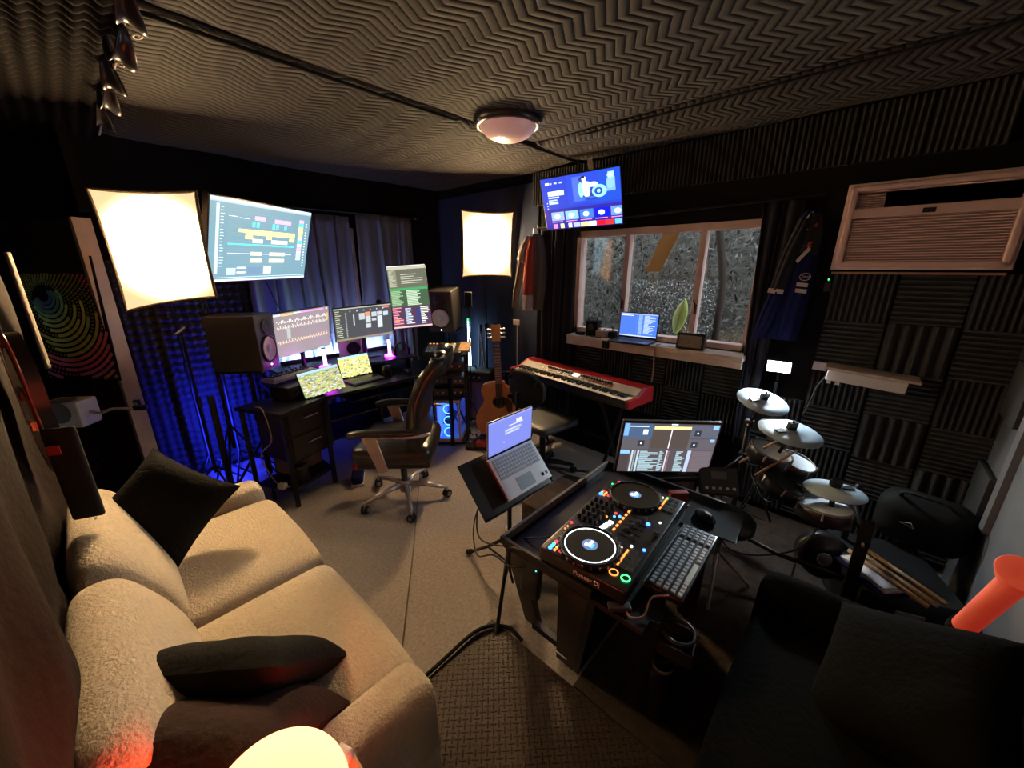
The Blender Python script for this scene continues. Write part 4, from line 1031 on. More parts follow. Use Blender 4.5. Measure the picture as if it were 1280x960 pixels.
t = thing('guitar_stand', 'black folding stand holding the acoustic guitar', 'guitar stand', (-2.50, 2.66, 0), (0, 0, 38))
MB().cyl((0, .03, .1), (0, .09, .70), .010, 'black_metal').build('upright', t)
for s_ in (-1, 1):
    MB().tube([(s_ * .03, .02, .12), (s_ * .10, -.02, .11), (s_ * .10, -.13, .11), (s_ * .10, -.14, .15)], .008, 'rubber').build('cradle_arm', t)
    MB().cyl((s_ * .02, .02, .14), (s_ * .17, -.12, .01), .009, 'black_metal').build('leg', t)
MB().cyl((0, .03, .14), (0, .22, .01), .009, 'black_metal').build('leg', t)
MB().tube([(-.06, .04, .7), (-.05, .09, .7), (.05, .09, .7), (.06, .04, .7)], .007, 'rubber').build('yoke', t)

# microphone stands lit blue at the left, with a blue light behind the desk
def mic_stand(label, x, y, hgt, yaw, boom):
    t = thing('microphone_stand', label, 'microphone stand', (x, y, 0), (0, 0, yaw), 'microphone stands by the left wall')
    MB().cyl((0, 0, .2), (0, 0, hgt * .6), .011, 'black_metal').cyl((0, 0, hgt * .6), (0, 0, hgt), .008, 'black_metal').build('pole', t)
    MB().cyl((0, 0, hgt * .58), (0, 0, hgt * .63), .017, 'black_plastic').build('clutch', t)
    for k in range(3):
        a = R(120 * k + 15); MB().cyl((0, 0, .25), (.26 * math.cos(a), .26 * math.sin(a), .012), .008, 'black_metal').build('leg', t)
    MB().cyl((-boom, 0, hgt - .01), (boom, 0, hgt + .03), .007, 'silver').ball((boom, 0, hgt + .03), .014, 'black_plastic', n=8).build('boom', t)
mic_stand('tall microphone stand right of the door jamb, lit blue', -3.70, .43, 1.62, 60, .09)
mic_stand('second microphone stand left of the studio monitor, lit blue', -3.62, .62, 1.52, 80, .05)
mic_stand('microphone stand nearest the desk end, lit blue', -3.45, .42, 1.28, 120, .04)
t = thing('blue_floor_light', 'upright blue light bar on the floor beside the left end of the desk', 'light', (-3.50, .50, 0), (0, 0, 0))
MB().box((-.034, -.0165, .42), (.028, .003, .74), 'black_plastic').build('baffle', t)  # added plate, keeps the blue light off the door jamb
MB().rbox((0, 0, .40), (.04, .04, .76), .008, 'black_plastic').box((0, 0, .01), (.12, .12, .02), 'black_plastic').build('housing', t)
MB().box((-.022, 0, .42), (.004, .025, .70), 'e_blue').build('light_bar', t, label='glowing blue strip')
# things under the desk
t = thing('smart_speaker', 'black cylinder speaker on the low desk shelf', 'speaker', (-2.97, .86, .14))
MB().lathe([(.001, 0), (.05, 0), (.052, .01), (.052, .10), (.046, .112), (.001, .114)], 'satin_black', n=28).build('body', t)
MB().lathe([(.047, .113), (.049, .115), (.051, .111)], 'grey_plastic', n=28).build('rim', t)
one(MB().rbox((0, 0, 0), (.28, .20, .12), .006, 'cardboard').box((0, -.03, .061), (.2, .1, .002), 'paper'), 'storage_box', 'brown box on the low desk shelf behind the cylinder speaker', 'box', (-3.19, .92, .205), (0, 0, 108))
one(MB().rbox((0, 0, 0), (.06, .04, .04), .006, 'white_plastic').cyl((.03, 0, 0), (.06, 0, 0), .004, 'silver'), 'power_adapter', 'white power adapter at the left end of the low desk shelf', 'adapter', (-2.93, .71, .162), (0, 0, 30))
one(MB().tube(spline([(-3.0, .655, .78), (-2.93, .68, .76), (-2.90, .69, .55), (-2.99, .63, .42), (-2.96, .66, .25), (-2.94, .70, .16)]), .0045, 'cable_pale'), 'white_cable', 'thin white cable hanging down from the left end of the desk', 'cable')
one(MB().rbox((0, 0, .05), (.09, .20, .09), .03, 'navy_cloth').rbox((0, .05, .10), (.08, .08, .05), .02, 'red_plastic').box((0, 0, .008), (.095, .21, .016), 'white_plastic'), 'sneaker', 'blue and red sneaker on the carpet under the desk', 'shoe', (-2.86, 1.24, 0), (0, 0, 60))
# cables behind the monitors
one(MB().tube(spline([(-3.8, 1.0, 1.9), (-3.78, 1.08, 1.6), (-3.79, 1.16, 1.35), (-3.75, 1.3, 1.12)]), .005, 'cable'), 'screen_cable', 'black cable hanging from the wall screen down the curtain', 'cable')

# ------------------------------------------------------------------ office chair
t = thing('office_chair', 'black leather office chair with padded arms and a chrome star base', 'chair', (-2.35, 1.37, 0), (0, 0, -46))
MB().rbox((0, -.01, .475), (.54, .54, .13), .055, 'leather', n=12, bulge=(.01, .01, .03)).build('seat', t)
MB().rbox((0, 0, .405), (.50, .50, .05), .02, 'satin_black').build('seat_pan', t)
def chair_back(u, v):
    a = 2 * u - 1; z = .50 + .68 * v
    wd = .27 * (1 - .25 * v ** 3) * (1 - .12 * math.sin(math.pi * min(1, v * 1.4)) * 0)
    if v > .9: wd *= math.sqrt(max(0, 1 - ((v - .9) / .1) ** 2 * .5))
    y = .235 + .16 * v + .06 * math.sin(v * math.pi * 1.1) * -1 + .03 * (v > .7) * math.sin((v - .7) / .3 * math.pi)
    y -= .035 * abs(a) ** 2.2
    y -= .018 * abs(math.sin(v * 9.4)) ** .5 * (1 - abs(a) ** 4)
    return (wd * a, y, z)
MB().grid(chair_back, 22, 44, 'leather', thick=-.085).build('backrest', t)
MB().rbox((0, .34, 1.10), (.36, .09, .16), .04, 'leather', rot=(-8, 0, 0), bulge=(0, .02, 0)).build('headrest', t)
for s_ in (-1, 1):
    MB().tube(spline([(s_ * .30, -.26, .655), (s_ * .31, -.15, .675), (s_ * .31, .05, .675), (s_ * .29, .20, .665)], 8), [.018] + [.026] * 22 + [.020] * 2, 'leather', n=12).build('arm_pad', t)
    MB().tube(spline([(s_ * .27, .27, .655), (s_ * .31, .18, .648), (s_ * .315, .0, .648), (s_ * .31, -.14, .648)], 6), .011, 'silver').build('arm_bar', t)
    MB().ext([(-.17, .645), (-.08, .645), (-.02, .40), (-.08, .385)], s_ * .300 - .008, s_ * .300 + .008, 'silver', 'x').build('arm_bracket', t, bevel=.004)
MB().box((0, 0, .375), (.22, .24, .03), 'black_metal').cyl((0, 0, .12), (0, 0, .36), .025, 'satin_black').cyl((0, 0, .07), (0, 0, .16), .04, 'silver').build('gas_column', t)
for k in range(5):
    a = R(72 * k + 20); c_, s_ = math.cos(a), math.sin(a)
    MB().tube([(0.03 * c_, .03 * s_, .125), (.16 * c_, .16 * s_, .115), (.31 * c_, .31 * s_, .08)], [.024, .019, .013], 'chrome', n=8).build('base_leg', t)
    q = MB(); q.M = Matrix.Translation((.315 * c_, .315 * s_, .03)) @ Euler((0, 0, a + .9)).to_matrix().to_4x4()
    q.cyl((0, -.022, 0), (0, -.006, 0), .03, 'rubber').cyl((0, .006, 0), (0, .022, 0), .03, 'rubber').cyl((0, -.024, 0), (0, .024, 0), .017, 'grey_plastic').cyl((0, 0, .02), (0, 0, .055), .009, 'chrome')
    q.build('caster', t)
# ------------------------------------------------------------------ stage keyboard on its stand, task chair
ky = -7.6
t = thing('stage_keyboard', 'red stage keyboard with grey control panel in front of the window wall', 'keyboard', (-1.722, 2.66, .745), (0, 0, ky))
MB().box((0, -.005, .012), (1.25, .31, .025), 'satin_black').build('bottom_case', t)
for s_ in (-1, 1):
    MB().ext([(-.155, 0), (.155, 0), (.155, .115), (.07, .115), (-.03, .062), (-.14, .058), (-.155, .045)], s_ * .635 - .015, s_ * .635 + .015, 'stage_red', 'x').build('end_cheek', t, bevel=.004)
MB().ext([(.03, .025), (.155, .025), (.155, .112), (.044, .108), (.03, .10)], -.62, .62, 'stage_red', 'x').build('rear_case', t, bevel=.003)
MB().ext([(-.03, .03), (.03, .03), (.042, .107), (-.025, .07)], -.62, .62, 'panel_grey', 'x').build('control_panel', t)
MB().box((0, -.152, .03), (1.24, .008, .055), 'satin_black').build('front_rail', t)
k = MB()
for i in range(52): k.box((-.605 + 1.21 * (i + .5) / 52, -.088, .045), (1.21 / 52 - .0014, .118, .016), 'ivory')
k.build('white_keys', t)
k = MB()
for i in range(51):
    if i % 7 not in (1, 4): k.box((-.605 + 1.21 * (i + 1) / 52, -.060, .060), (.011, .066, .016), 'black_plastic')
k.build('black_keys', t)
pa = math.atan2(.037, .067)
def pn(x, s_): return (x, -.025 + .067 * s_, .0705 + .037 * s_)
k = MB()
for i in range(26):
    x = -.30 + .027 * i
    if i == 12: k.build('knob_row', t); k = MB()
    if -.012 < x < .06: continue
    k.cyl(pn(x, .62), (pn(x, .62)[0], pn(x, .62)[1] - .007, pn(x, .62)[2] + .016), .009, 'black_plastic', n=8)
k.build('knob_row', t)
k = MB()
for i in range(30):
    for s_ in (.25, .42):
        x = -.36 + .026 * i; p = pn(x, s_)
        k.box((p[0], p[1], p[2] + .003), (.012, .008, .005), 'red_plastic' if (i > 20 or i in (3, 4, 9)) else 'white_plastic', rot=(math.degrees(pa), 0, 0))
k.build('buttons', t)
p = pn(.02, .55); MB().box((p[0], p[1], p[2] + .002), (.06, .035, .004), 'e_warm', rot=(math.degrees(pa), 0, 0)).build('display', t, label='small lit display')
t = thing('keyboard_stand', 'black folding stand under the red stage keyboard', 'stand', (-1.722, 2.68, 0), (0, 0, ky))
for x in (-.42, .42):
    MB().box((x, 0, .728), (.04, .36, .03), 'black_metal').build('support_arm', t, bevel=.003)
    MB().cyl((x, -.16, .715), (x, .14, .03), .014, 'black_metal').build('leg', t)
    MB().cyl((x, .14, .715), (x, -.16, .03), .014, 'black_metal').build('leg', t)
    MB().box((x, 0, .015), (.05, .42, .025), 'rubber').build('foot_bar', t, bevel=.003)
MB().cyl((-.42, 0, .372), (.42, 0, .372), .012, 'black_metal').build('cross_bar', t)

t = thing('task_chair', 'small black task chair facing the red keyboard', 'chair', (-1.83, 2.40, 0), (0, 0, 172))
MB().rbox((0, 0, .475), (.44, .42, .07), .034, 'dark_grey', n=10, bulge=(.015, .015, .012)).build('seat', t)
def tb(u, v):
    a = 2 * u - 1; b = 2 * v - 1; r_ = max(abs(a), abs(b)) / max(1e-6, math.hypot(a, b)) if (a or b) else 1
    k = (1 - .25 * (a * b) ** 2 * 1.2)
    return (.20 * a * k, .235 + .03 * a * a * -1 + .02 * b * b, .79 + .15 * b * k)
MB().grid(tb, 18, 14, 'black_cloth', thick=-.05).build('backrest', t)
MB().tube([(0, .02, .43), (0, .22, .43), (0, .285, .50), (0, .285, .78)], .015, 'black_metal').build('back_bar', t)
MB().cyl((0, 0, .10), (0, 0, .44), .026, 'black_metal').build('gas_column', t)
for k in range(5):
    a = R(72 * k + 10); MB().tube([(0, 0, .10), (.15 * math.cos(a), .15 * math.sin(a), .09), (.27 * math.cos(a), .27 * math.sin(a), .065)], [.026, .022, .016], 'satin_black', n=8).build('base_leg', t)
    q = MB(); q.M = Matrix.Translation((.27 * math.cos(a), .27 * math.sin(a), .026)) @ Euler((0, 0, a + 1)).to_matrix().to_4x4()
    q.cyl((0, -.02, 0), (0, .02, 0), .026, 'rubber').cyl((0, 0, 0), (0, 0, .05), .008, 'chrome'); q.build('caster', t)
one(MB().ext([(-.12, -.05), (.12, -.08), (.13, .06), (-.1, .08)], 0, .02, 'dark_grey').rbox((.0, .0, .03), (.16, .07, .03), .01, 'satin_black'), 'sustain_pedal', 'black foot pedal on the carpet under the red keyboard', 'pedal', (-1.50, 2.42, 0.004), (0, 0, 20))
one(MB().ext([(-.11, -.04), (.11, -.06), (.11, .05), (-.11, .06)], 0, .03, 'cardboard'), 'wood_offcut', 'small brown wooden block by the base of the task chair', 'block', (-1.62, 1.98, 0.0), (0, 0, 40))

# ------------------------------------------------------------------ clothes beside the window
def jersey(name, label, loc, yaw, parts_fn, group):
    t = thing(name, label, 'jacket', loc, (0, 0, yaw), group)
    parts_fn(t)
    return t
def cloth(t, name, pts_l, pts_r, y0, m, thick=.05, lab=None, bands=None):
    """body of cloth between a left and a right outline (x,z lists from the top), with soft folds"""
    n = len(pts_l)
    A = spline([Vector((p[0], 0, p[1])) for p in pts_l], 5); B = spline([Vector((p[0], 0, p[1])) for p in pts_r], 5)
    nv = len(A) - 1
    def fn(u, v):
        i = int(round(v * nv)); p = A[i].lerp(B[i], u)
        return (p.x, y0 - thick * math.sin(math.pi * u) ** .6 + .008 * math.sin(u * 19 + v * 3), p.z)
    q = MB().grid(fn, 16, nv, m, thick=.004)
    return q.build(name, t, label=lab)
def jk1(t):
    cloth(t, 'torso', [(-.03, .33), (-.07, .28), (-.07, .0), (-.09, -.34)], [(.05, .33), (.09, .28), (.13, .0), (.10, -.34)], 0, 'grey_cloth')
    cloth(t, 'sleeve', [(-.06, .27), (-.13, .1), (-.18, -.12), (-.20, -.33)], [(-.01, .29), (-.07, .1), (-.13, -.14), (-.165, -.33)], -.03, 'grey_cloth')
    cloth(t, 'shoulder_panel', [(-.04, .31), (-.10, .22), (-.14, .12)], [(.0, .31), (-.03, .22), (-.05, .07)], -.055, 'white_cloth', lab='white shoulder panel')
    cloth(t, 'front_panel', [(.0, .29), (-.04, .1), (-.06, -.2)], [(.05, .29), (.04, .1), (.03, -.2)], -.075, 'red_cloth', lab='orange red front panel')
    cloth(t, 'hem_patch', [(-.06, -.2), (-.06, -.34)], [(.03, -.2), (.03, -.34)], -.075, 'white_cloth', lab='white patch')
    MB().tube([(0, -.02, .33), (0, -.02, .38), (.02, .0, .41), (0, .05, .40)], .004, 'silver').build('hook', t)
jersey('hanging_jacket', 'grey jacket with orange red and white panels hanging left of the window', (-2.36, 2.90, 1.66), 10, jk1, 'jackets hanging by the window')
def jk2(t):
    cloth(t, 'torso', [(.0, .34), (-.05, .26), (-.08, -.02), (-.09, -.40)], [(.08, .34), (.13, .26), (.14, -.02), (.12, -.40)], 0, 'navy_cloth')
    cloth(t, 'upper_sleeve', [(-.02, .30), (-.09, .12), (-.13, -.10)], [(.07, .29), (.02, .1), (-.03, -.10)], -.035, 'black_cloth', lab='black upper sleeve')
    cloth(t, 'lower_sleeve', [(-.13, -.11), (-.17, -.26), (-.20, -.40)], [(-.03, -.11), (-.06, -.26), (-.10, -.40)], -.035, 'navy_cloth')
    cloth(t, 'chest_panel', [(.03, .33), (.0, .2), (-.01, .12)], [(.11, .31), (.13, .2), (.13, .10)], -.03, 'black_cloth', lab='black chest panel')
    MB().box((0, -.004, 0), (.11, .006, .028), 'white_cloth', rot=(0, 4, 0)).build('cuff_band', t, label='white cuff band').location = (-.08, -.085, -.105)
    MB().box((0, 0, 0), (.10, .006, .022), 'white_cloth', rot=(0, -48, 0)).build('shoulder_band', t, label='white band').location = (.055, -.09, .10)
    for z in (-.065, -.10): MB().box((0, 0, 0), (.075, .006, .022), 'white_cloth', rot=(0, 4, 0)).build('hem_band', t, label='white band').location = (.085, -.07, z)
    MB().tube([(.035 * math.cos(a / 20 * 6.283), 0, .02 * math.sin(a / 20 * 6.283)) for a in range(20)], .0022, 'white_cloth', closed=True).build('oval_badge', t, label='oval logo outline').location = (.095, -.085, -.02)
    text_mesh('Ford', .026, 'white_cloth', 'badge_lettering', t, (.095, -.086, -.02), (90, 0, 0), .001, .35, 'white lettering in the oval logo')
    MB().tube(spline([(.06, 0, .33), (.03, 0, .30), (.02, 0, .27), (.04, 0, .24), (.07, 0, .235)], 4), .006, 'white_cloth').build('collar_piping', t, label='white piping').location = (0, -.07, 0)
    MB().ext([(0, 0), (.03, .02), (.06, .022), (.045, .005), (.06, -.005), (.02, -.01)], -.002, .002, 'red_cloth', 'y').build('chest_logo', t, label='orange emblem').location = (.04, -.085, .15)
    MB().ext([(0, 0), (.03, .02), (.035, .0)], -.002, .002, 'red_cloth', 'y').build('collar_logo', t, label='orange emblem').location = (.07, -.08, .25)
jersey('racing_jacket', 'navy and black racing jacket with white bands, right of the window', (-.37, 2.93, 1.67), 0, jk2, 'jackets hanging by the window').scale = (.74, 1, 1)
t = thing('key_hook', 'small hook with a green lit tag right of the racing jacket', 'hook', (-.20, 3.02, 1.60))
MB().cyl((0, .03, .03), (0, -.01, .03), .006, 'silver').box((0, -.012, -.01), (.03, .01, .05), 'dark_grey').build('tag', t)
MB().ball((0, -.02, .035), .004, 'e_green', n=6).build('green_light', t)

# ------------------------------------------------------------------ window air conditioner
t = thing('air_conditioner', 'pinkish white window air conditioner high on the foam wall', 'air conditioner', (.13, 2.86, 1.705))
W, H = .62, .40
MB().box((0, .10, H / 2), (W + .03, .18, H + .03), 'window_frame').build('surround', t, bevel=.004)
sh = MB()
sh.rbox((0, 0, H - .014), (W, .05, .028), .010, 'ac_plastic').rbox((0, 0, .014), (W, .05, .028), .010, 'ac_plastic').rbox((-W / 2 + .016, 0, H / 2), (.032, .05, H), .010, 'ac_plastic').rbox((W / 2 - .016, 0, H / 2), (.032, .05, H), .010, 'ac_plastic')
sh.box((0, -.002, .265), (W - .05, .04, .045), 'ac_plastic').build('front_frame', t)
MB().box((0, .02, .325), (W - .06, .02, .08), 'ac_dark').build('air_outlet', t)
for i in range(6): MB().box((-.225, .0, .298 + .011 * i), (.11, .018, .003), 'ac_plastic', rot=(20, 0, 0)).build('outlet_vane', t)
for i in range(4): MB().box((-.26 + .03 * i, .004, .325), (.003, .016, .07), 'ac_plastic').build('outlet_fin', t)
MB().box((0, .012, .13), (W - .06, .01, .22), 'ac_dark').build('grille_back', t)
k = MB()
for i in range(17): k.box((0, -.008, .032 + .0125 * i), (W - .07, .016, .0055), 'ac_plastic', rot=(24, 0, 0))
k.build('intake_grille', t)
MB().box((.0, -.024, .262), (.045, .004, .022), 'matte_black').build('display', t, bevel=.001)
MB().box((-.10, -.024, .262), (.012, .003, .006), 'silver').build('badge', t)
one(MB().box((0, 0, 0), (.64, .02, .012), 'raw_wood'), 'support_strip', 'thin brown strip under the air conditioner', 'strip', (.13, 2.94, 1.672))

# ------------------------------------------------------------------ foam tiles
def foam_tile(w_, h_, ribs, depth=.045):
    mb = MB(); P = [(-w_ / 2, 0)]
    for i in range(ribs):
        x0 = -w_ / 2 + w_ * i / ribs; x1 = x0 + w_ / ribs
        P += [(x0 + .001, .3 * depth), ((x0 + x1) / 2 - .004, depth), ((x0 + x1) / 2 + .004, depth), (x1 - .001, .3 * depth)]
    P += [(w_ / 2, 0)]
    mb.ext([(p[0], -p[1]) for p in P], -h_ / 2, h_ / 2, 'foam', 'z')
    return mb
proto = {}
def tile(kind, loc, rot, label, group):
    if kind not in proto:
        proto[kind] = foam_tile(.276, .272, *{'fine': (10, .04), 'coarse': (5, .055)}[kind]).build('acoustic_foam_tile'); o = proto[kind]
    else:
        o = proto[kind].copy(); C.objects.link(o)
    o.location = loc; o.rotation_euler = [R(a) for a in rot]
    return meta(o, label, 'foam tile', group)
rows = ['top row under the air conditioner', 'second row under the air conditioner', 'third row under the air conditioner', 'fourth row under the air conditioner', 'fifth row under the air conditioner', 'bottom row near the floor']
cols = ['nearest the window', 'second from the window', 'third from the window', 'by the corner']
for r_ in range(6):
    for c in range(4):
        if c == 0 and r_ < 3: continue
        x = -.325 + .283 * c; z = 1.535 - .268 * r_
        if x > .55: x = .515
        vert = (r_ + c) % 2 == 1
        kind = 'coarse' if (r_, c) in ((1, 2), (3, 2), (4, 3)) else 'fine'
        sq = 0
        tile(kind, (x, YW - .001 - (.006 if c == 3 else 0), z), (0, 0 if vert else 90, 0), '%s-ribbed dark foam tile, %s, %s' % ('vertical' if vert else 'level', rows[r_], cols[c]), 'ribbed foam tiles on the window wall')
for c in range(5):
    tile('fine', (-1.80 + .283 * c, YW - .001, .93), (0, 90 if c % 2 == 0 else 0, 0), '%s-ribbed foam tile directly under the window sill, %s from the left' % (('level', 'vertical')[c % 2], ['first', 'second', 'third', 'fourth', 'fifth'][c]), 'foam tiles under the window sill')
    tile('fine', (-1.80 + .283 * c, YW - .001, .655), (0, 0 if c % 2 == 0 else 90, 0), '%s-ribbed foam tile in the lower row under the sill, %s from the left' % (('vertical', 'level')[c % 2], ['first', 'second', 'third', 'fourth', 'fifth'][c]), 'foam tiles under the window sill')
for c in range(10):
    x = -2.35 + .283 * c
    tile('fine', (x, YW - .001, 2.385), (0, 0, 0), 'dark ribbed foam tile right under the ceiling, %s from the far corner' % ['first', 'second', 'third', 'fourth', 'fifth', 'sixth', 'seventh', 'eighth', 'ninth', 'tenth'][c], 'foam tiles between window and ceiling')
for c, (y, z, a) in enumerate(((2.86, 1.7, 0), (2.86, 1.42, 90), (2.84, 1.14, 0), (2.86, .6, 90))):
    tile('fine', (XR - .03, y, z), (0, a, 90), 'dark foam tile on the right wall beside the corner, %s from the top' % ['first', 'second', 'third', 'fourth'][c], 'foam tiles on the right wall')

# small LED panel, wall shelf
t = thing('led_work_light', 'small blinding white light panel below the racing jacket', 'light', (-.335, 2.84, 1.11), (22, 0, 2))
MB().rbox((0, .012, 0), (.135, .024, .085), .005, 'black_plastic').build('housing', t)
MB().box((0, -.001, 0), (.12, .003, .072), 'e_panel').build('light_face', t)
MB().cyl((0, .02, -.04), (0, .03, -.12), .008, 'black_metal').build('mount', t)
s = thing('panel_stand', 'thin black stand carrying the white light panel', 'light stand', (-.335, 2.88, 0))
MB().cyl((0, 0, .25), (0, 0, 1.0), .009, 'black_metal').build('pole', s)
for k in range(3): MB().cyl((0, 0, .3), (.13 * math.cos(R(120 * k)), .13 * math.sin(R(120 * k)), .018), .007, 'black_metal').build('leg', s)
t = thing('shelf_box', 'white wall mounted box with a thin tan top board on the foam wall', 'shelf', (.07, 2.93, 1.10), (0, 3, 0))
MB().box((.015, -.02, .035), (.40, .17, .012), 'sill_paint').build('top_board', t, bevel=.002)
MB().rbox((.0, -.03, -.005), (.34, .13, .065), .006, 'white_plastic').build('box', t)
MB().box((-.215, .05, .01), (.07, .02, .05), 'white_plastic').build('socket', t)
MB().tube(spline([(-.17, -.02, -.02), (-.20, .02, -.12), (-.215, .06, -.25), (-.23, .07, -.33)]), .004, 'grey_plastic').build('cable', t)
k = MB(); k.box((-.15, -.085, -.045), (.02, .012, .02), 'white_plastic').box((-.11, -.085, -.045), (.02, .012, .02), 'white_plastic'); k.build('clips', t)

# ------------------------------------------------------------------ things on the window sill
SZ = 1.133
laptop('open dark laptop with a blue file list, on the window sill', (-1.34, 2.985, SZ), 4, .32, .21, .205, -4, [(0, 0, 1, .05, (.3, .4, .7)), (.02, .08, .35, .11, (.8, .85, 1)), (0, .95, 1, 1, (.5, .6, .85))] + [(.5, .08 + i * .042, .60, .10 + i * .042, (.35, .55, .95)) for i in range(20)] + [(.65, .08 + i * .042, .65 + rr.uniform(.1, .3), .10 + i * .042, (.6, .75, 1)) for i in range(19)] + [(.45, .06, .452, .94, (.3, .4, .8))], (.06, .16, .62), 1.25, body='satin_black', keys='black_plastic')
t = thing('practice_amplifier', 'small grey practice amplifier at the right of the window sill', 'amplifier', (-.90, 2.925, SZ), (-12, 0, 5))
MB().rbox((0, 0, .055), (.19, .09, .115), .010, 'satin_black').build('cabinet', t)
MB().box((0, -.046, .05), (.155, .004, .085), 'grille').build('grille', t)
for i in range(5): MB().cyl((-.06 + .03 * i, 0, .112), (-.06 + .03 * i, 0, .124), .006, 'silver').build('knob', t)
t = thing('camera_bag', 'black box-shaped camera at the left of the window sill', 'camera', (-1.74, 2.965, SZ), (0, 0, 12))
MB().rbox((0, 0, .065), (.11, .09, .13), .012, 'matte_black').build('body', t)
MB().cyl((0, -.04, .08), (0, -.065, .08), .026, 'satin_black').build('lens', t)
MB().tube([(-.045, 0, .13), (-.03, 0, .15), (.03, 0, .15), (.045, 0, .13)], .006, 'black_plastic').build('handle', t)
t = thing('beige_pedal', 'small beige box with two knobs on the window sill', 'pedal', (-1.625, 2.925, SZ), (0, 0, 8))
MB().rbox((0, 0, .03), (.09, .07, .06), .006, 'cable_pale').build('case', t)
for x in (-.022, .022): MB().cyl((x, 0, .06), (x, 0, .076), .012, 'ivory').build('knob', t)
one(MB().rbox((0, 0, .03), (.06, .06, .06), .008, 'matte_black').cyl((0, 0, .06), (0, 0, .10), .004, 'black_plastic'), 'wireless_receiver', 'small black box with a stub aerial beside the beige box', 'device', (-1.535, 2.94, SZ))
one(MB().rbox((0, 0, .012), (.075, .05, .024), .008, 'matte_black'), 'black_case', 'low black case at the far left end of the window sill', 'case', (-1.845, 2.93, SZ))
one(MB().box((0, 0, .003), (.15, .10, .005), 'paper'), 'paper_pad', 'pad of white paper on the sill between laptop and practice amplifier', 'paper', (-1.07, 2.925, SZ), (0, 0, 10))
one(MB().tube(spline([(-1.82, 2.87, 1.14), (-1.72, 2.862, 1.145), (-1.66, 2.87, 1.139), (-1.55, 2.93, 1.138)]), .003, 'cable'), 'sill_cable', 'thin black cable lying along the left end of the sill', 'cable')
one(MB().rbox((0, 0, 0), (.06, .02, .06), .004, 'matte_black'), 'clamp_block', 'black block clamped to the front edge of the window sill', 'clamp', (-1.545, 2.85, 1.09))
one(MB().tube(spline([(-1.12, 2.93, 1.14), (-1.13, 2.86, 1.12), (-1.125, 2.852, .95), (-1.13, 2.86, .85)]), .006, 'raw_wood'), 'drum_stick_hanging', 'thin brown stick hanging below the window sill', 'stick')

# ------------------------------------------------------------------ electronic drum kit
t = thing('electronic_drum_kit', 'electronic drum kit with pale pads and cymbals on a black rack', 'drum kit', (-.05, 2.40, 0))
def dloc(p): return (p[0] + .05, p[1] - 2.40, p[2])
def nrot(nx, ny):
    n = Vector((nx, ny, 1)).normalized(); return n.to_track_quat('Z', 'Y').to_matrix().to_4x4()
def cymbal(p, n, r_, lab):
    q = MB(); q.M = Matrix.Translation(dloc(p)) @ nrot(*n)
    q.lathe([(.001, .012), (r_ * .2, .010), (r_ * .26, .004), (r_ * .62, .001), (r_ * .98, -.008), (r_, -.012), (r_ * .97, -.016), (r_ * .3, -.008), (.001, -.006)], 'cymbal_grey', n=48)
    o = q.build('cymbal', t, label=lab)
    k = MB(); k.M = q.M
    k.cyl((0, 0, .008), (0, 0, .022), r_ * .16, 'rubber').box((0, 0, .034), (.05, .02, .03), 'black_plastic').cyl((0, 0, .02), (0, 0, .06), .007, 'black_plastic').box((-r_ * .45, 0, .006), (.05, .03, .008), 'rubber')
    k.build('wing_nut', o)
    k = MB(); k.M = q.M; k.cyl((0, 0, -.012), (0, 0, -.10), .012, 'black_plastic'); k.build('tilter', o)
    return q.M @ Vector((0, 0, -.10))
def pad(p, n, r_, lab, m='pad_white', dp=.06):
    q = MB(); q.M = Matrix.Translation(dloc(p)) @ nrot(*n)
    q.lathe([(r_, .004), (r_ * 1.04, .0), (r_ * 1.04, -dp), (r_ * .6, -dp - .02), (.001, -dp - .02)], 'satin_black', n=40)
    o = q.build('drum_shell', t, label=lab)
    k = MB(); k.M = q.M; k.lathe([(r_ * .94, .003), (r_ * .9, .001), (.001, .001)], m, n=40); k.build('drum_head', o)
    k = MB(); k.M = q.M; k.lathe([(r_ * .93, .004), (r_ * .94, .009), (r_ * 1.0, .009), (r_ * 1.03, .002)], 'rubber' if m != 'pad_white' else 'grey_plastic', n=40)
    for i in range(6): a = i * 1.0472; k.cyl((r_ * 1.05 * math.cos(a), r_ * 1.05 * math.sin(a), -.03), (r_ * 1.05 * math.cos(a), r_ * 1.05 * math.sin(a), .008), .005, 'chrome', n=6)
    k.build('rim', o)
    return q.M @ Vector((0, 0, -dp - .02))
A1 = cymbal((-.35, 2.60, .95), (.24, -.19), .14, 'pale cymbal, highest, below the light panel')
A2 = cymbal((-.175, 2.40, .87), (.14, -.10), .15, 'second pale cymbal')
A3 = cymbal((.056, 2.275, .67), (-.04, .05), .125, 'third pale cymbal nearest the foam wall')
B1 = pad((-.235, 2.37, .74), (.30, -.02), .105, 'left tom pad')
B2 = pad((-.12, 2.46, .68), (.28, -.08), .09, 'right tom pad')
B3 = pad((-.15, 2.28, .62), (.40, .10), .10, 'dark lower pad', 'dark_grey')
B4 = pad((.035, 2.26, .575), (-.03, .05), .115, 'snare pad cut by the cymbal clamp')
rk = MB()
def rod(name, pts, r_=.016, m='black_metal'): return MB().tube(pts, r_, m).build(name, t)
rod('rack_post', [dloc((-.40, 2.62, .0)), dloc((-.40, 2.62, .80))]); rod('rack_post', [dloc((.15, 2.52, .0)), dloc((.15, 2.52, .62))]); rod('rack_post', [dloc((-.45, 2.20, 0)), dloc((-.45, 2.20, .62))])
MB().box(dloc((.195, 2.18, .30)), (.045, .045, .60), 'matte_black').build('thick_post', t, bevel=.004)
rod('rack_bar', [dloc((-.45, 2.20, .56)), dloc((-.40, 2.62, .56)), dloc((.15, 2.52, .52)), dloc((.195, 2.18, .50))], .014)
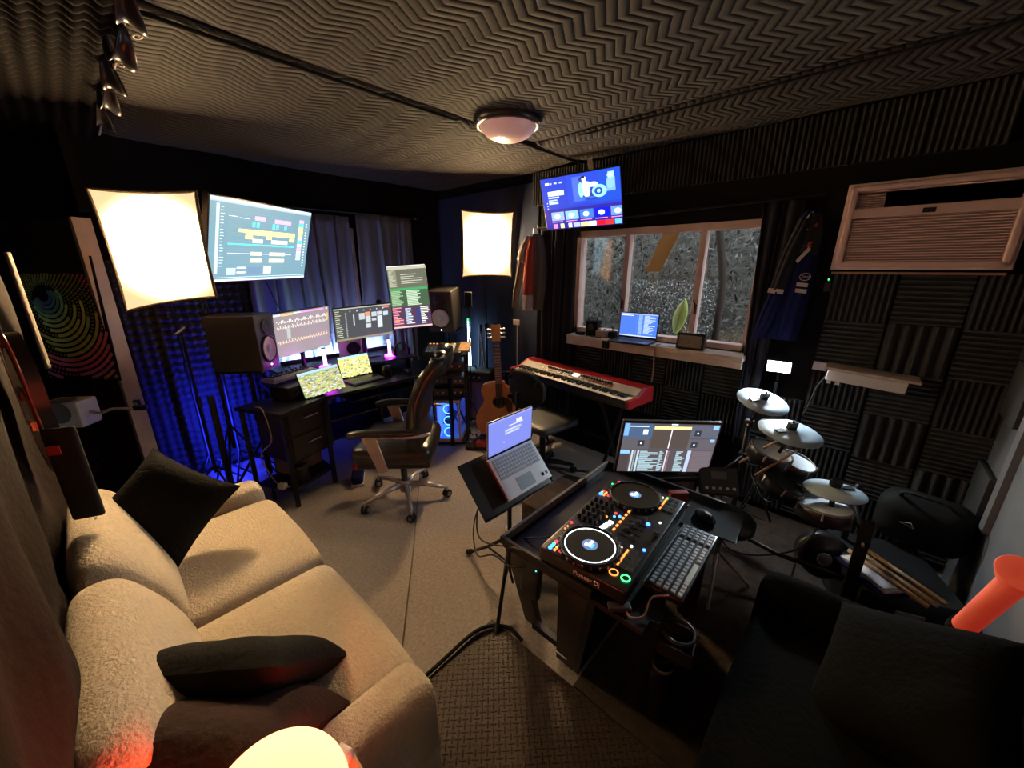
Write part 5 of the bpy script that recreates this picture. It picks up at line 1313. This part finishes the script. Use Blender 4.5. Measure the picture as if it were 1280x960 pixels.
rod('rack_bar', [dloc((-.45, 2.20, .30)), dloc((-.1, 2.24, .22)), dloc((.195, 2.18, .28))], .012)
rod('cymbal_arm', [dloc((-.40, 2.62, .78)), tuple(A1)], .009); rod('cymbal_arm', [dloc((-.28, 2.60, .56)), dloc((-.24, 2.36, .62)), tuple(A2)], .009); rod('cymbal_arm', [dloc((.12, 2.52, .53)), dloc((.10, 2.30, .54)), tuple(A3)], .009)
rod('pad_arm', [dloc((-.36, 2.60, .56)), tuple(B1)], .009); rod('pad_arm', [dloc((-.14, 2.58, .55)), tuple(B2)], .009); rod('pad_arm', [dloc((-.16, 2.57, .54)), tuple(B3)], .009); rod('pad_arm', [dloc((.15, 2.50, .45)), tuple(B4)], .009)
for p in ((-.40, 2.62, .56), (.15, 2.52, .52), (-.45, 2.20, .56), (.195, 2.18, .50), (-.28, 2.60, .56), (-.40, 2.62, .78), (.12, 2.52, .52)):
    MB().rbox((0, 0, 0), (.05, .05, .045), .008, 'black_plastic').cyl((0, 0, 0), (0, -.05, 0), .006, 'chrome').build('clamp', t).location = dloc(p)
for p in ((-.40, 2.62), (.15, 2.52), (-.45, 2.20)):
    MB().cyl(dloc((p[0], p[1], .0)), dloc((p[0], p[1], .03)), .022, 'rubber').build('rack_foot', t)
q = MB(); q.M = Matrix.Translation(dloc((-.42, 2.14, .58))) @ Euler((R(-35), 0, R(35))).to_matrix().to_4x4()
q.rbox((0, 0, 0), (.20, .04, .15), .008, 'satin_black'); o = q.build('sound_module', t)
k = MB(); k.M = q.M
for i in range(5): k.cyl((-.07 + .035 * i, -.02, -.04), (-.07 + .035 * i, -.03, -.04), .008, 'silver', n=8)
k.box((0, -.021, .03), (.08, .002, .04), 'grey_plastic'); k.build('module_controls', o)
MB().lathe([(.11, 0), (.12, .01), (.12, .07), (.10, .08), (.001, .08)], 'satin_black', c=dloc((.06, 2.42, .22)), rot=(75, 0, 25), n=36).build('kick_pad', t)
MB().lathe([(.03, 0), (.035, .004), (.03, .008), (.001, .008)], 'silver', c=dloc((.09, 2.33, .24)), rot=(75, 0, 25), n=20).build('kick_badge', t, label='round pale badge')
MB().ext([(-.05, -.14), (.05, -.14), (.05, .12), (-.05, .14)], 0, .02, 'grey_plastic').build('kick_pedal', t).location = dloc((-.02, 2.18, .012))
MB().cyl(dloc((-.02, 2.31, .03)), dloc((-.02, 2.34, .20)), .007, 'chrome').build('beater_rod', t)
for pts in (((-.42, 2.16, .55), (-.46, 2.0, .40), (-.38, 2.05, .30), (-.30, 2.25, .40), (-.25, 2.40, .62)), ((-.40, 2.15, .52), (-.30, 2.0, .30), (-.05, 2.1, .35), (.05, 2.25, .50)), ((-.38, 2.62, .6), (-.32, 2.5, .5), (-.2, 2.4, .42), (-.12, 2.48, .58)), ((-.45, 2.2, .5), (-.50, 2.05, .45), (-.47, 1.98, .3), (-.42, 2.1, .25))):
    MB().tube(spline([dloc(p) for p in pts], 8), .004, 'cable').build('kit_cable', t)
for a, b, lab in (((-.36, 2.28, .66), (-.16, 2.44, .86), 'drum stick leaning against the tom pads, tip up'), ((-.27, 2.22, .64), (-.12, 2.33, .80), 'drum stick crossing the dark lower pad')):
    one(MB().tube([a, tuple(Vector(a).lerp(Vector(b), .8)), b], [.0065, .006, .0035], 'stick_wood'), 'drum_stick', lab, 'drum stick', group='drum sticks on the kit')
t = thing('drum_throne', 'round black drum stool between the mixer table and the pads', 'stool', (-.34, 2.02, 0))
MB().lathe([(.001, .47), (.12, .472), (.145, .455), (.145, .42), (.12, .405), (.001, .405)], 'leather', n=36).build('seat', t)
MB().cyl((0, 0, .15), (0, 0, .41), .015, 'chrome').build('pole', t)
for k in range(3): MB().cyl((0, 0, .24), (.2 * math.cos(R(120 * k + 40)), .2 * math.sin(R(120 * k + 40)), .02), .009, 'chrome').build('leg', t)

# stack of things in the dark corner
t = thing('low_case', 'low dark case standing in the corner by the grey wall', 'case', (.33, 2.42, 0), (0, 0, 20))
MB().rbox((0, 0, .15), (.38, .46, .28), .012, 'satin_black').build('case', t)
MB().box((0, -.235, .2), (.1, .01, .03), 'silver').build('handle', t)
t = thing('paper_folder', 'white papers in a blue edged folder lying in the drum corner', 'folder', (.255, 2.24, .30), (4, -3, -48))
MB().box((0, 0, .0), (.26, .12, .014), 'navy_cloth').build('folder', t)
MB().box((0, .01, .016), (.24, .10, .012), 'paper').box((.01, .005, .026), (.20, .09, .004), 'paper').build('papers', t)
for k, (x, y, z) in enumerate(((.33, 2.28, .335), (.36, 2.31, .335), (.39, 2.35, .335))):
    one(MB().tube([(x - .16, y + .06, z), (x + .10, y - .17, z + .01)], .011, 'raw_wood'), 'wooden_stick', ['brown wooden stick beside the white papers', 'brown wooden stick in the middle of the three by the papers', 'brown wooden stick farthest from the papers'][k], 'stick', group='wooden sticks in the corner')
t = thing('gear_bag', 'black soft gear bag with a small white triangle mark against the corner', 'bag', (.43, 2.72, .30), (0, 0, -10))
MB().rbox((0, 0, .13), (.34, .20, .26), .07, 'matte_black', n=8, bulge=(.01, .02, .01)).build('bag', t)
MB().tube([(-.07, -.122, .14), (-.03, -.125, .155), (-.015, -.125, .13)], .0025, 'white_cloth', closed=True).build('triangle_mark', t, label='small white triangle mark')
MB().tube(spline([(-.1, -.05, .25), (-.08, -.1, .30), (.06, -.1, .30), (.1, -.05, .25)]), .009, 'black_cloth').build('strap', t)

# ------------------------------------------------------------------ mixing table with the controller
t = thing('controller_table', 'low black table on slanted side panels carrying the glowing disc controller', 'table', (-.60, 1.42, 0))
def tl(x, y): return (x + .60, y - 1.42)
x0, x1, y0, y1 = -.94, -.325, .975, 1.86
tp = MB(); tp.box((*tl((x0 + x1) / 2, (y0 + y1) / 2), .585), (x1 - x0, y1 - y0, .02), 'desk_black')
tp.build('table_top', t, bevel=.002)
for a, b, nm in (((x0, y0), (x0, y1), 0), ((x0, y0), (-.52, y0), 1), ((x0, y1), (x1, y1), 2)):
    c = tl((a[0] + b[0]) / 2, (a[1] + b[1]) / 2); MB().box((c[0], c[1], .612), (abs(b[0] - a[0]) + .016, abs(b[1] - a[1]) + .016, .035), 'grey_plastic' if nm == 0 else 'desk_black').build('edge_rail', t, bevel=.002)
def leg(xa, xb, yt, yb, name='side_panel', m='desk_wood', th=.03):
    a = tl(xa, yt); b = tl(xb, yt); c = tl(xb, yb); d = tl(xa, yb)
    vs = [(a[0], a[1], .575), (b[0], b[1], .575), (c[0], c[1], 0.013), (d[0], d[1], 0.013)]
    vs2 = [(v[0], v[1] + th, v[2]) for v in vs]
    return MB().add(vs + vs2, [(0, 1, 2, 3), (7, 6, 5, 4), (0, 4, 5, 1), (1, 5, 6, 2), (2, 6, 7, 3), (3, 7, 4, 0)], m).build(name, t)
def board(pts, th, m, name='side_panel'):
    vs = [(p[0] + .60, p[1] - 1.42, p[2]) for p in pts]; vs2 = [(v[0] + th[0], v[1] + th[1], v[2]) for v in vs]
    return MB().add(vs + vs2, [(0, 1, 2, 3), (7, 6, 5, 4), (0, 4, 5, 1), (1, 5, 6, 2), (2, 6, 7, 3), (3, 7, 4, 0)], m).build(name, t)
board([(-.935, .985, .575), (-.845, .985, .575), (-.885, 1.16, .013), (-.965, 1.16, .013)], (0, .035), 'desk_wood', 'leg')
board([(-.66, .985, .575), (-.53, .985, .575), (-.645, 1.105, .013), (-.735, 1.105, .013)], (0, .035), 'desk_wood', 'leg')
board([(-.53, .986, .575), (-.50, .986, .575), (-.62, 1.106, .013), (-.645, 1.106, .013)], (0, .70), 'desk_black')
leg(-.935, -.865, 1.80, 1.72); leg(-.42, -.34, 1.80, 1.72)
MB().box((*tl(-.77, 1.11), .10), (.2, .03, .03), 'desk_black').build('stretcher', t)
MB().box((*tl(-.685, 1.068), .10), (.055, .004, .008), 'silver', rot=(12, 0, 0)).build('metal_strip', t)
t = thing('power_brick', 'black power brick hanging at the open end of the controller table', 'adapter', (-.79, .985, .50), (0, 4, 0))
MB().rbox((0, 0, 0), (.09, .03, .17), .006, 'satin_black').build('brick', t)
MB().tube(spline([(0, 0, .08), (-.03, -.02, .12), (-.10, -.02, .10), (-.12, 0, -.02), (-.11, .02, -.12)]), .006, 'cable').build('cord', t)
MB().ball((.03, -.016, .07), .003, 'e_aqua', n=6).build('status_light', t)

t = thing('disc_controller', 'black performance controller with two lit jog wheels on the low table', 'dj controller', (-.59, 1.31, .625), (0, 0, 93))
# local: x runs along the long side, -y is the player's side
LW, LD = .66, .345
MB().rbox((0, 0, .035), (LW, LD, .055), .008, 'satin_black').build('case', t)
for x in (-.28, .28):
    for y in (-.12, .12): MB().cyl((x, y, -.028), (x, y, .01), .015, 'rubber').build('foot', t)
ZT = .0635
def jog(x, lit):
    q = MB().lathe([(.115, 0), (.118, .004), (.112, .016), (.106, .018), (.104, .014)], 'black_metal', c=(x, .02, ZT), n=56)
    for k in range(24): a = k * 6.283 / 24; q.box((x + .116 * math.cos(a), .02 + .116 * math.sin(a), ZT + .008), (.010, .007, .010), 'grey_plastic', rot=(0, 0, math.degrees(a)))
    o = q.build('jog_wheel', t)
    MB().lathe([(.104, .013), (.001, .013)], 'matte_black', c=(x, .02, ZT), n=40).build('platter', o)
    if lit: MB().lathe([(.095, .0135), (.095, .015), (.0915, .015), (.0915, .0135)], 'e_white', c=(x, .02, ZT), n=64).build('light_ring', o, label='white light ring')
    k = MB().lathe([(.027 if not lit else .030, .0140), (.001, .0142)], 'e_disp' , c=(x, .02, ZT), n=28)
    k.box((x + .005, .02, ZT + .0155), (.034, .010, .001), 'e_white').box((x - .008, .03, ZT + .0155), (.014, .012, .001), 'e_white').box((x - .004, .008, ZT + .0155), (.02, .006, .001), 'e_aqua')
    k.build('centre_display', o, label='lit centre display')
jog(-.215, True); jog(.215, False)
# pads, cue and play rings, led rows
for dx in (-.215, .215):
    for i in range(4):
        for j in range(2): MB().box((dx - .008 + .028 * i * 1.0 - .0, -.118 - .026 * j, ZT + .002), (.024, .022, .004), 'grey_plastic').box((dx - .008 + .028 * i, -.118 - .026 * j, ZT + .0042), (.021, .019, .001), 'matte_black').build('performance_pad', t)
    k = MB()
    for i in range(8): k.box((dx - .012 + .0125 * i, -.098, ZT + .001), (.009, .007, .003), 'e_orange')
    if dx < 0:
        pass
    k.build('button_row', t, label='orange lit button row')
for m, y in (('e_orange', -.105), ('e_green', -.148)):
    MB().tube([(-.275 + .0145 * math.cos(a / 20 * 6.283), y + .0145 * math.sin(a / 20 * 6.283), ZT + .003) for a in range(20)], .0025, m, closed=True).cyl((-.275, y, ZT), (-.275, y, ZT + .003), .013, 'satin_black').build('play_button', t, label='orange lit ring' if m == 'e_orange' else 'green lit ring')
k = MB()
for x, y, m, sx in ((-.31, .135, 'e_bluespot', .016), (-.297, .135, 'e_aqua', .012), (-.284, .135, 'e_aqua', .012), (-.268, .135, 'e_red', .014), (-.31, .115, 'e_orange', .010), (-.295, .115, 'e_orange', .010), (-.28, .115, 'e_orange', .010), (-.30, .095, 'e_red', .014),
                    (.14, .155, 'e_bluespot', .016), (.155, .155, 'e_aqua', .012), (.172, .155, 'e_red', .012), (.14, .138, 'e_orange', .01), (.153, .138, 'e_orange', .01), (.166, .138, 'e_orange', .01), (.15, .12, 'e_red', .012), (.29, .13, 'e_red', .014),
                    (.02, .03, 'e_aqua', .010), (.035, .012, 'e_bluespot', .012), (.045, .035, 'e_red', .012), (.06, -.10, 'e_bluespot', .018), (.0, .055, 'e_orange', .008), (.10, -.135, 'e_white', .008), (.30, -.10, 'e_green', .008), (.29, -.08, 'e_white', .010), (-.11, -.10, 'e_white', .010), (-.14, -.075, 'e_warm', .006), (-.13, .15, 'e_red', .012), (-.18, .15, 'e_orange', .006), (-.16, .15, 'e_orange', .006), (.255, .15, 'e_green', .006), (-.10, -.145, 'e_bluespot', .012)):
    k.cyl((x, y, ZT - .002), (x, y, ZT + .004), sx / 2, m, n=10)
k.build('lit_buttons', t, label='tiny lit buttons')
k = MB()
for i in range(4): k.box((-.08 + .018 * i, .035 - .012 * i * .3, ZT + .003), (.013, .020, .004), 'e_white')
for i in range(6): k.box((-.06 + .03 * i, -.005, ZT + .003), (.014, .008, .004), 'e_orange')
k.build('button_bar', t, label='white and orange lit button bar')
for i in range(5):
    for j in range(4):
        MB().cyl((-.075 + .038 * i, .068 + .026 * j, ZT - .002), (-.075 + .038 * i, .068 + .026 * j, ZT + .020), .0085, 'black_plastic', r2=.007, n=12).build('knob', t)
for i in range(5):
    x = -.07 + .036 * i
    MB().box((x, -.065, ZT + .001), (.003, .075, .002), 'matte_black').box((x, -.065 + .012 * ((i * 7) % 4 - 1.5), ZT + .010), (.014, .010, .018), 'dark_grey').build('fader', t)
MB().box((0, -.15, ZT + .001), (.06, .004, .002), 'matte_black').box((.01, -.15, ZT + .01), (.010, .018, .018), 'dark_grey').build('crossfader', t)
text_mesh('Pioneer DJ', .024, 'white_plastic', 'brand_lettering', t, (-LW / 2 - .001, -.03, .035), (90, 0, -90), .0012, 0, 'pale lettering on the end of the case')
t = thing('computer_keyboard', 'pale grey keyboard with black gaps beside the disc controller', 'keyboard', (-.335, 1.36, .60), (0, 0, 91))
MB().rbox((0, 0, .014), (.44, .135, .024), .005, 'satin_black').build('case', t)
MB().box((0, .0705, .014), (.43, .003, .02), 'key_grey').build('light_edge', t, label='pale edge strip')
k = MB(); k2 = MB()
for r_ in range(5):
    for c in range(20):
        if c == 15: continue
        if r_ == 4 and 4 <= c <= 9:
            if c == 4: k.box((-.205 + .0207 * 6.5, -.05, .029), (.118, .019, .008), 'key_grey', taper=.92)
            continue
        (k if c < 15 else k2).box((-.205 + .0207 * c + .008, .048 - .0245 * r_, .029), (.0156, .017, .008), 'key_grey', taper=.85)
k2.build('number_keys', t)
k.build('keys', t)
one(MB().box((0, 0, .0), (.22, .24, .004), 'matte_black').box((.0, .0, -.003), (.225, .245, .003), 'grey_plastic'), 'mouse_pad', 'dark square mouse pad beyond the pale keyboard', 'mouse pad', (-.335, 1.73, .602), (0, 0, 5))
mouse('black mouse on the dark pad beyond the pale keyboard', (-.36, 1.70, .604), 60)
one(MB().rbox((0, 0, .035), (.09, .035, .07), .004, 'red_box').box((0, -.019, .035), (.07, .002, .03), 'red_plastic').box((0, 0, .002), (.1, .05, .006), 'silver'), 'red_box', 'small red box in front of the dark monitor on the low table', 'box', (-.50, 1.745, .598), (0, 0, 45))
g4 = [(0, 0, .30, .3, (.12, .17, .26)), (.0, .0, .05, .25, (.25, .42, .7)), (.05, .05, .25, .07, (.6, .65, .7)), (.30, .03, .70, .5, (.14, .115, .105)), (.31, .05, .70, .11, (.75, .68, .38)), (.495, .08, .505, .5, (.75, .75, .78)), (.70, .03, 1, .28, (.16, .17, .21)), (.70, .30, 1, .52, (.17, .16, .18)), (.0, .30, .29, .52, (.16, .155, .17)), (.93, .02, .99, .1, (.3, .5, .8)), (.93, .30, .98, .36, (.3, .5, .8)), (.2, .12, .25, .22, (.75, .85, .9)), (.48, 0, .55, .02, (.7, .8, .9))]
for x, y in ((.20, .40), (.78, .18), (.77, .42)): g4 += [(x - .035, y - .06, x + .035, y + .06, (.08, .08, .1)), (x - .008, y - .015, x + .008, y + .015, (.85, .85, .9))]
g4 += [(0, .54, .1, .62, (.3, .5, .75)), (0, .62, .1, 1, (.12, .1, .1)), (.12, .54, .14, 1, (.5, .52, .55)), (.15, .54, .165, 1, (.3, .36, .4)), (.18, .54, .2, 1, (.45, .55, .58)), (.49, .54, .505, 1, (.55, .55, .6)), (.72, .54, .76, 1, (.45, .5, .62)), (.76, .54, 1, 1, (.19, .165, .18))]
for i in range(16):
    y = .56 + i * .027
    g4 += [(.21, y, rr.uniform(.28, .42), y + .017, (.42, .54, .58)), (.42, y, rr.uniform(.44, .48), y + .017, (.42, .54, .58)), (.60, y, rr.uniform(.63, .71), y + .017, (.42, .54, .58)), (.51, y, .525, y + .01, (.5, .3, .3)), (.78, y, .98, y + .004, (.3, .25, .28))]
g4 = [(i[0], i[1], i[2], i[3], tuple(c ** 1.45 for c in i[4])) for i in g4]
tv = flat_tv('mixing_monitor', 'dark monitor with decks and track lists behind the disc controller', 'monitor', (-.643, 1.947, .775), (6, 2.9, 46.1), .515, .295, g4, (.06, .05, .055), 1.6, .024, .012, 'dark_grey')
MB().cyl((0, .03, 0), (0, .07, -.05), .02, 'black_metal').cyl((0, .07, -.05), (.0, .08, -.165), .018, 'black_metal').build('stand', tv)
MB().rbox((.0, .07, -.172), (.20, .16, .012), .005, 'black_metal').build('foot', tv)
one(MB().rbox((0, 0, .30), (.30, .26, .60), .008, 'satin_black').box((0, -.132, .3), (.26, .004, .54), 'grille'), 'subwoofer', 'black subwoofer box under the dark monitor behind the low table', 'speaker', (-.70, 2.06, 0.0), (0, 0, 46))
t = thing('usb_adapter', 'dark adapter with a pale braided cable on the near corner of the low table', 'adapter', (-.42, .998, .598), (0, 0, 40))
MB().rbox((0, 0, .012), (.075, .032, .018), .004, 'dark_grey').build('body', t)
cb = [Vector((-.31, 1.135, .63)), Vector((-.35, 1.09, .625)), Vector((-.345, 1.02, .61)), Vector((-.375, .985, .61)), Vector((-.40, 1.005, .61))]
one(MB().tube(spline(cb, 8), .0032, 'stick_wood'), 'braided_cable', 'pale braided cable curling from the keyboard to the dark adapter', 'cable')
t = thing('cup_holder', 'black clamp-on cup holder at the near edge of the low table', 'cup holder', (-.315, 1.06, .56), (0, 0, 10))
MB().box((0, 0, .02), (.03, .05, .03), 'black_plastic').box((.07, 0, -.05), (.10, .10, .006), 'satin_black').box((.12, 0, -.03), (.005, .10, .05), 'satin_black').box((.07, .05, -.03), (.10, .005, .05), 'satin_black').box((.07, -.05, -.03), (.10, .005, .05), 'satin_black').build('holder_box', t)
MB().tube([(.07 + .048 * math.cos(R(a)), .048 * math.sin(R(a)), .015) for a in range(-150, 151, 15)], .006, 'satin_black').build('open_ring', t)
t = thing('water_bottle', 'black metal water bottle with a looped lid on the floor mat', 'bottle', (-.31, 1.19, .012))
MB().lathe([(.001, .0), (.042, 0), (.045, .008), (.045, .215), (.040, .238), (.030, .25), (.001, .25)], 'satin_black', n=36).build('body', t)
MB().lathe([(.031, .25), (.033, .252), (.033, .29), (.028, .298), (.001, .298)], 'black_metal', n=32).lathe([(.036, .240), (.040, .248), (.036, .256)], 'chrome', n=32).build('lid', t)
MB().tube([(-.024, 0, .295), (-.024, 0, .325), (0, 0, .34), (.024, 0, .325), (.024, 0, .295)], .006, 'chrome').build('loop', t)

# box beside the table
t = thing('floor_box', 'brown-black carpeted box on the floor between laptop stand and low table', 'speaker', (-1.15, 1.69, 0), (0, 0, 0))
MB().rbox((0, 0, .20), (.26, .40, .37), .010, 'rug_brown').build('box', t)
MB().ball((.0, .0, .388), .006, 'silver', n=6).build('rivet', t)
for x in (-.1, .1):
    for y in (-.16, .16): MB().cyl((x, y, 0), (x, y, .02), .015, 'rubber').build('foot', t)
one(MB().box((0, 0, 0), (.30, .36, .012), 'dark_grey'), 'grey_board', 'dark grey flat board lying behind the brown-black box', 'board', (-1.32, 2.08, .012), (0, 0, 12), bevel=.002)

# music stand with the laptop
bm_ = (-42.5, -1.3, 86.9)
t = thing('music_stand', 'black tripod music stand holding the open silver laptop', 'music stand', (-1.20, 1.30, 0), (0, 0, 86.9))
MB().cyl((0, 0, .15), (0, 0, .50), .012, 'black_metal').cyl((0, 0, .10), (0, 0, .32), .017, 'black_metal').build('pole', t)
MB().cyl((0, 0, .30), (0, 0, .34), .024, 'black_plastic').build('collar', t)
for a in (95, 215, 335):
    MB().tube([(0, 0, .30), (.17 * math.cos(R(a)), .17 * math.sin(R(a)), .14), (.33 * math.cos(R(a)), .33 * math.sin(R(a)), .012)], .010, 'black_metal').cyl((.31 * math.cos(R(a)), .31 * math.sin(R(a)), .03), (.345 * math.cos(R(a)), .345 * math.sin(R(a)), .008), .014, 'rubber').build('leg', t)
    MB().cyl((0, 0, .12), (.17 * math.cos(R(a)), .17 * math.sin(R(a)), .14), .006, 'black_metal').build('brace', t)
inv = (Matrix.Translation((-1.20, 1.30, 0)) @ Euler((0, 0, R(86.9))).to_matrix().to_4x4()).inverted()
PM = inv @ Matrix.Translation((-1.235, 1.345, .637)) @ Euler([R(a) for a in bm_]).to_matrix().to_4x4()
q = MB(); q.M = PM
q.box((0, .022, .01), (.50, .004, .31), 'satin_black').box((0, .0, -.142), (.50, .04, .004), 'satin_black'); q.build('desk', t, bevel=.001)
q = MB(); q.M = PM; q.box((0, .035, 0), (.06, .02, .08), 'black_plastic'); q.build('bracket', t)
bk = PM @ Vector((0, .045, -.02)); MB().cyl((0, 0, .48), tuple(bk), .010, 'black_metal').build('neck', t)
# laptop: base plate and screen, both placed in the frame of the desk
t = thing('laptop', 'open silver laptop with a violet document on the music stand', 'laptop', (-1.217, 1.412, .66), bm_)
D2 = .235
MB().rbox((0, .008, 0), (.34, .014, D2), .004, 'alu').build('base', t)
k = MB()
for r_ in range(6):
    for c in range(15):
        if r_ == 5 and 4 <= c <= 8:
            if c == 6: k.box((-.15 + .30 * (c + .5) / 15, -.0006, .096 - .0195 * r_), (.095, .003, .016), 'key_grey')
            continue
        k.box((-.15 + .30 * (c + .5) / 15, -.0006, .096 - .0195 * r_), (.0165, .003, .016), 'key_grey')
k.build('keyboard', t)
MB().box((-.01, -.0002, -.068), (.115, .002, .07), 'cymbal_grey').build('touchpad', t)
MB().box((.115, -.0002, -.082), (.02, .001, .018), 'navy_cloth').box((.145, -.0002, -.082), (.016, .001, .018), 'grey_plastic').build('sticker', t)
MB().box((-.168, .009, 0), (.006, .012, .22), 'red_plastic').build('red_edge', t, label='red left edge')
BM = Matrix.Translation((-1.217, 1.412, .66)) @ Euler([R(a) for a in bm_]).to_matrix().to_4x4()
SM = Matrix.Translation((-1.315, 1.437, .836)) @ Euler([R(a) for a in (3.6, -1.8, 86.7)]).to_matrix().to_4x4()
q = MB(); q.M = BM.inverted() @ SM
q.rbox((0, .005, 0), (.34, .007, .217), .003, 'silver').box((0, .0006, 0), (.336, .001, .213), 'matte_black'); l_ = q.build('lid', t)
q = MB(); q.M = BM.inverted() @ SM
W_, H_ = .328, .196
q.quad(-W_ / 2, -H_ / 2 + .004, W_ / 2, H_ / 2 + .004, (.20, .24, .72), -.0012)
for n_, (a, b, c, d, col) in enumerate([(.0, 0, 1, .04, (.28, .3, .75)), (.62, .16, .74, .26, (.8, .85, .95)), (.66, .18, .69, .21, (.2, .24, .7)), (.44, .28, .78, .30, (.8, .83, 1)), (.36, .38, .74, .45, (.38, .42, .85)), (.36, .47, .70, .53, (.38, .42, .85)), (.40, .40, .70, .41, (.8, .83, 1)), (.40, .49, .64, .5, (.75, .8, 1)), (.33, .72, .35, .75, (.9, .9, 1)), (0, .93, 1, .97, (.15, .18, .5))]):
    q.quad((a - .5) * W_, .004 + (.5 - d) * H_, (c - .5) * W_, .004 + (.5 - b) * H_, tuple(x * 1.2 for x in col), -.0016 - .00002 * n_)
q.build('screen', l_)
for pts, lab in (([(-1.29, 1.26, .66), (-1.28, 1.15, .52), (-1.20, 1.08, .42), (-1.0, 1.05, .50), (-.88, 1.06, .60), (-.78, 1.10, .64), (-.70, 1.22, .69)], 'black cable looping from the silver laptop toward the controller'),
                 ([(-1.30, 1.27, .64), (-1.30, 1.14, .44), (-1.18, 1.04, .36), (-.98, .96, .52), (-.86, .935, .55), (-.80, .96, .57)], 'black cable drooping from the silver laptop to the power brick')):
    one(MB().tube(spline(pts, 10), .004, 'cable'), 'laptop_cable', lab, 'cable', group='cables of the silver laptop')

# ------------------------------------------------------------------ black sofa and red lit tube at the right
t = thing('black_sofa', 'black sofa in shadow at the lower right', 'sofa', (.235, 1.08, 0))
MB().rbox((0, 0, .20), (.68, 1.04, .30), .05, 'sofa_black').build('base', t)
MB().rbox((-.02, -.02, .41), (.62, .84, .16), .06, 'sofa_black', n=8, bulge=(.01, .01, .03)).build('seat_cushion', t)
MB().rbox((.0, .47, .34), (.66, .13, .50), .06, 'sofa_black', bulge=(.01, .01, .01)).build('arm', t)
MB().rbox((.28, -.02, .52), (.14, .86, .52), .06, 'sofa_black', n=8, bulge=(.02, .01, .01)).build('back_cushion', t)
for x in (-.28, .28):
    for y in (-.46, .46): MB().cyl((x, y, .012), (x, y, .07), .02, 'rubber').build('foot', t)
one(pillow(.44, .42, .14, 'sofa_black', 7), 'throw_pillow', 'large black pillow on the dark sofa at the lower right', 'pillow', (.28, 1.28, .62), nrm((-.55, -.25, .8), (.3, 1, .1)))
t = thing('red_tube_lamp', 'slanting red lit tube with a flared top at the right edge', 'lamp', (.50, 1.96, .0))
A = Vector((0, 0, .42)); B = Vector((0.0, -.22, .79))
MB().cyl(tuple(A), tuple(B), .033, 'e_redtube', n=24).build('tube', t, label='red lit tube')
MB().cyl(tuple(A - (B - A) * .12), tuple(A), .040, 'matte_black', n=24).build('lower_cap', t)
e = (B - A).normalized().to_track_quat('Z', 'Y').to_euler()
MB().lathe([(.036, -.02), (.045, 0), (.058, .04), (.055, .042), (.001, .03)], 'e_redtube', c=tuple(B), n=32, rot=[math.degrees(a) for a in e]).build('flared_top', t)
MB().cyl((0, 0.03, .02), (0, .03, .38), .012, 'black_metal').lathe([(.001, 0), (.10, 0), (.10, .015), (.03, .03)], 'black_metal', c=(0, .03, 0), n=28).build('base', t)
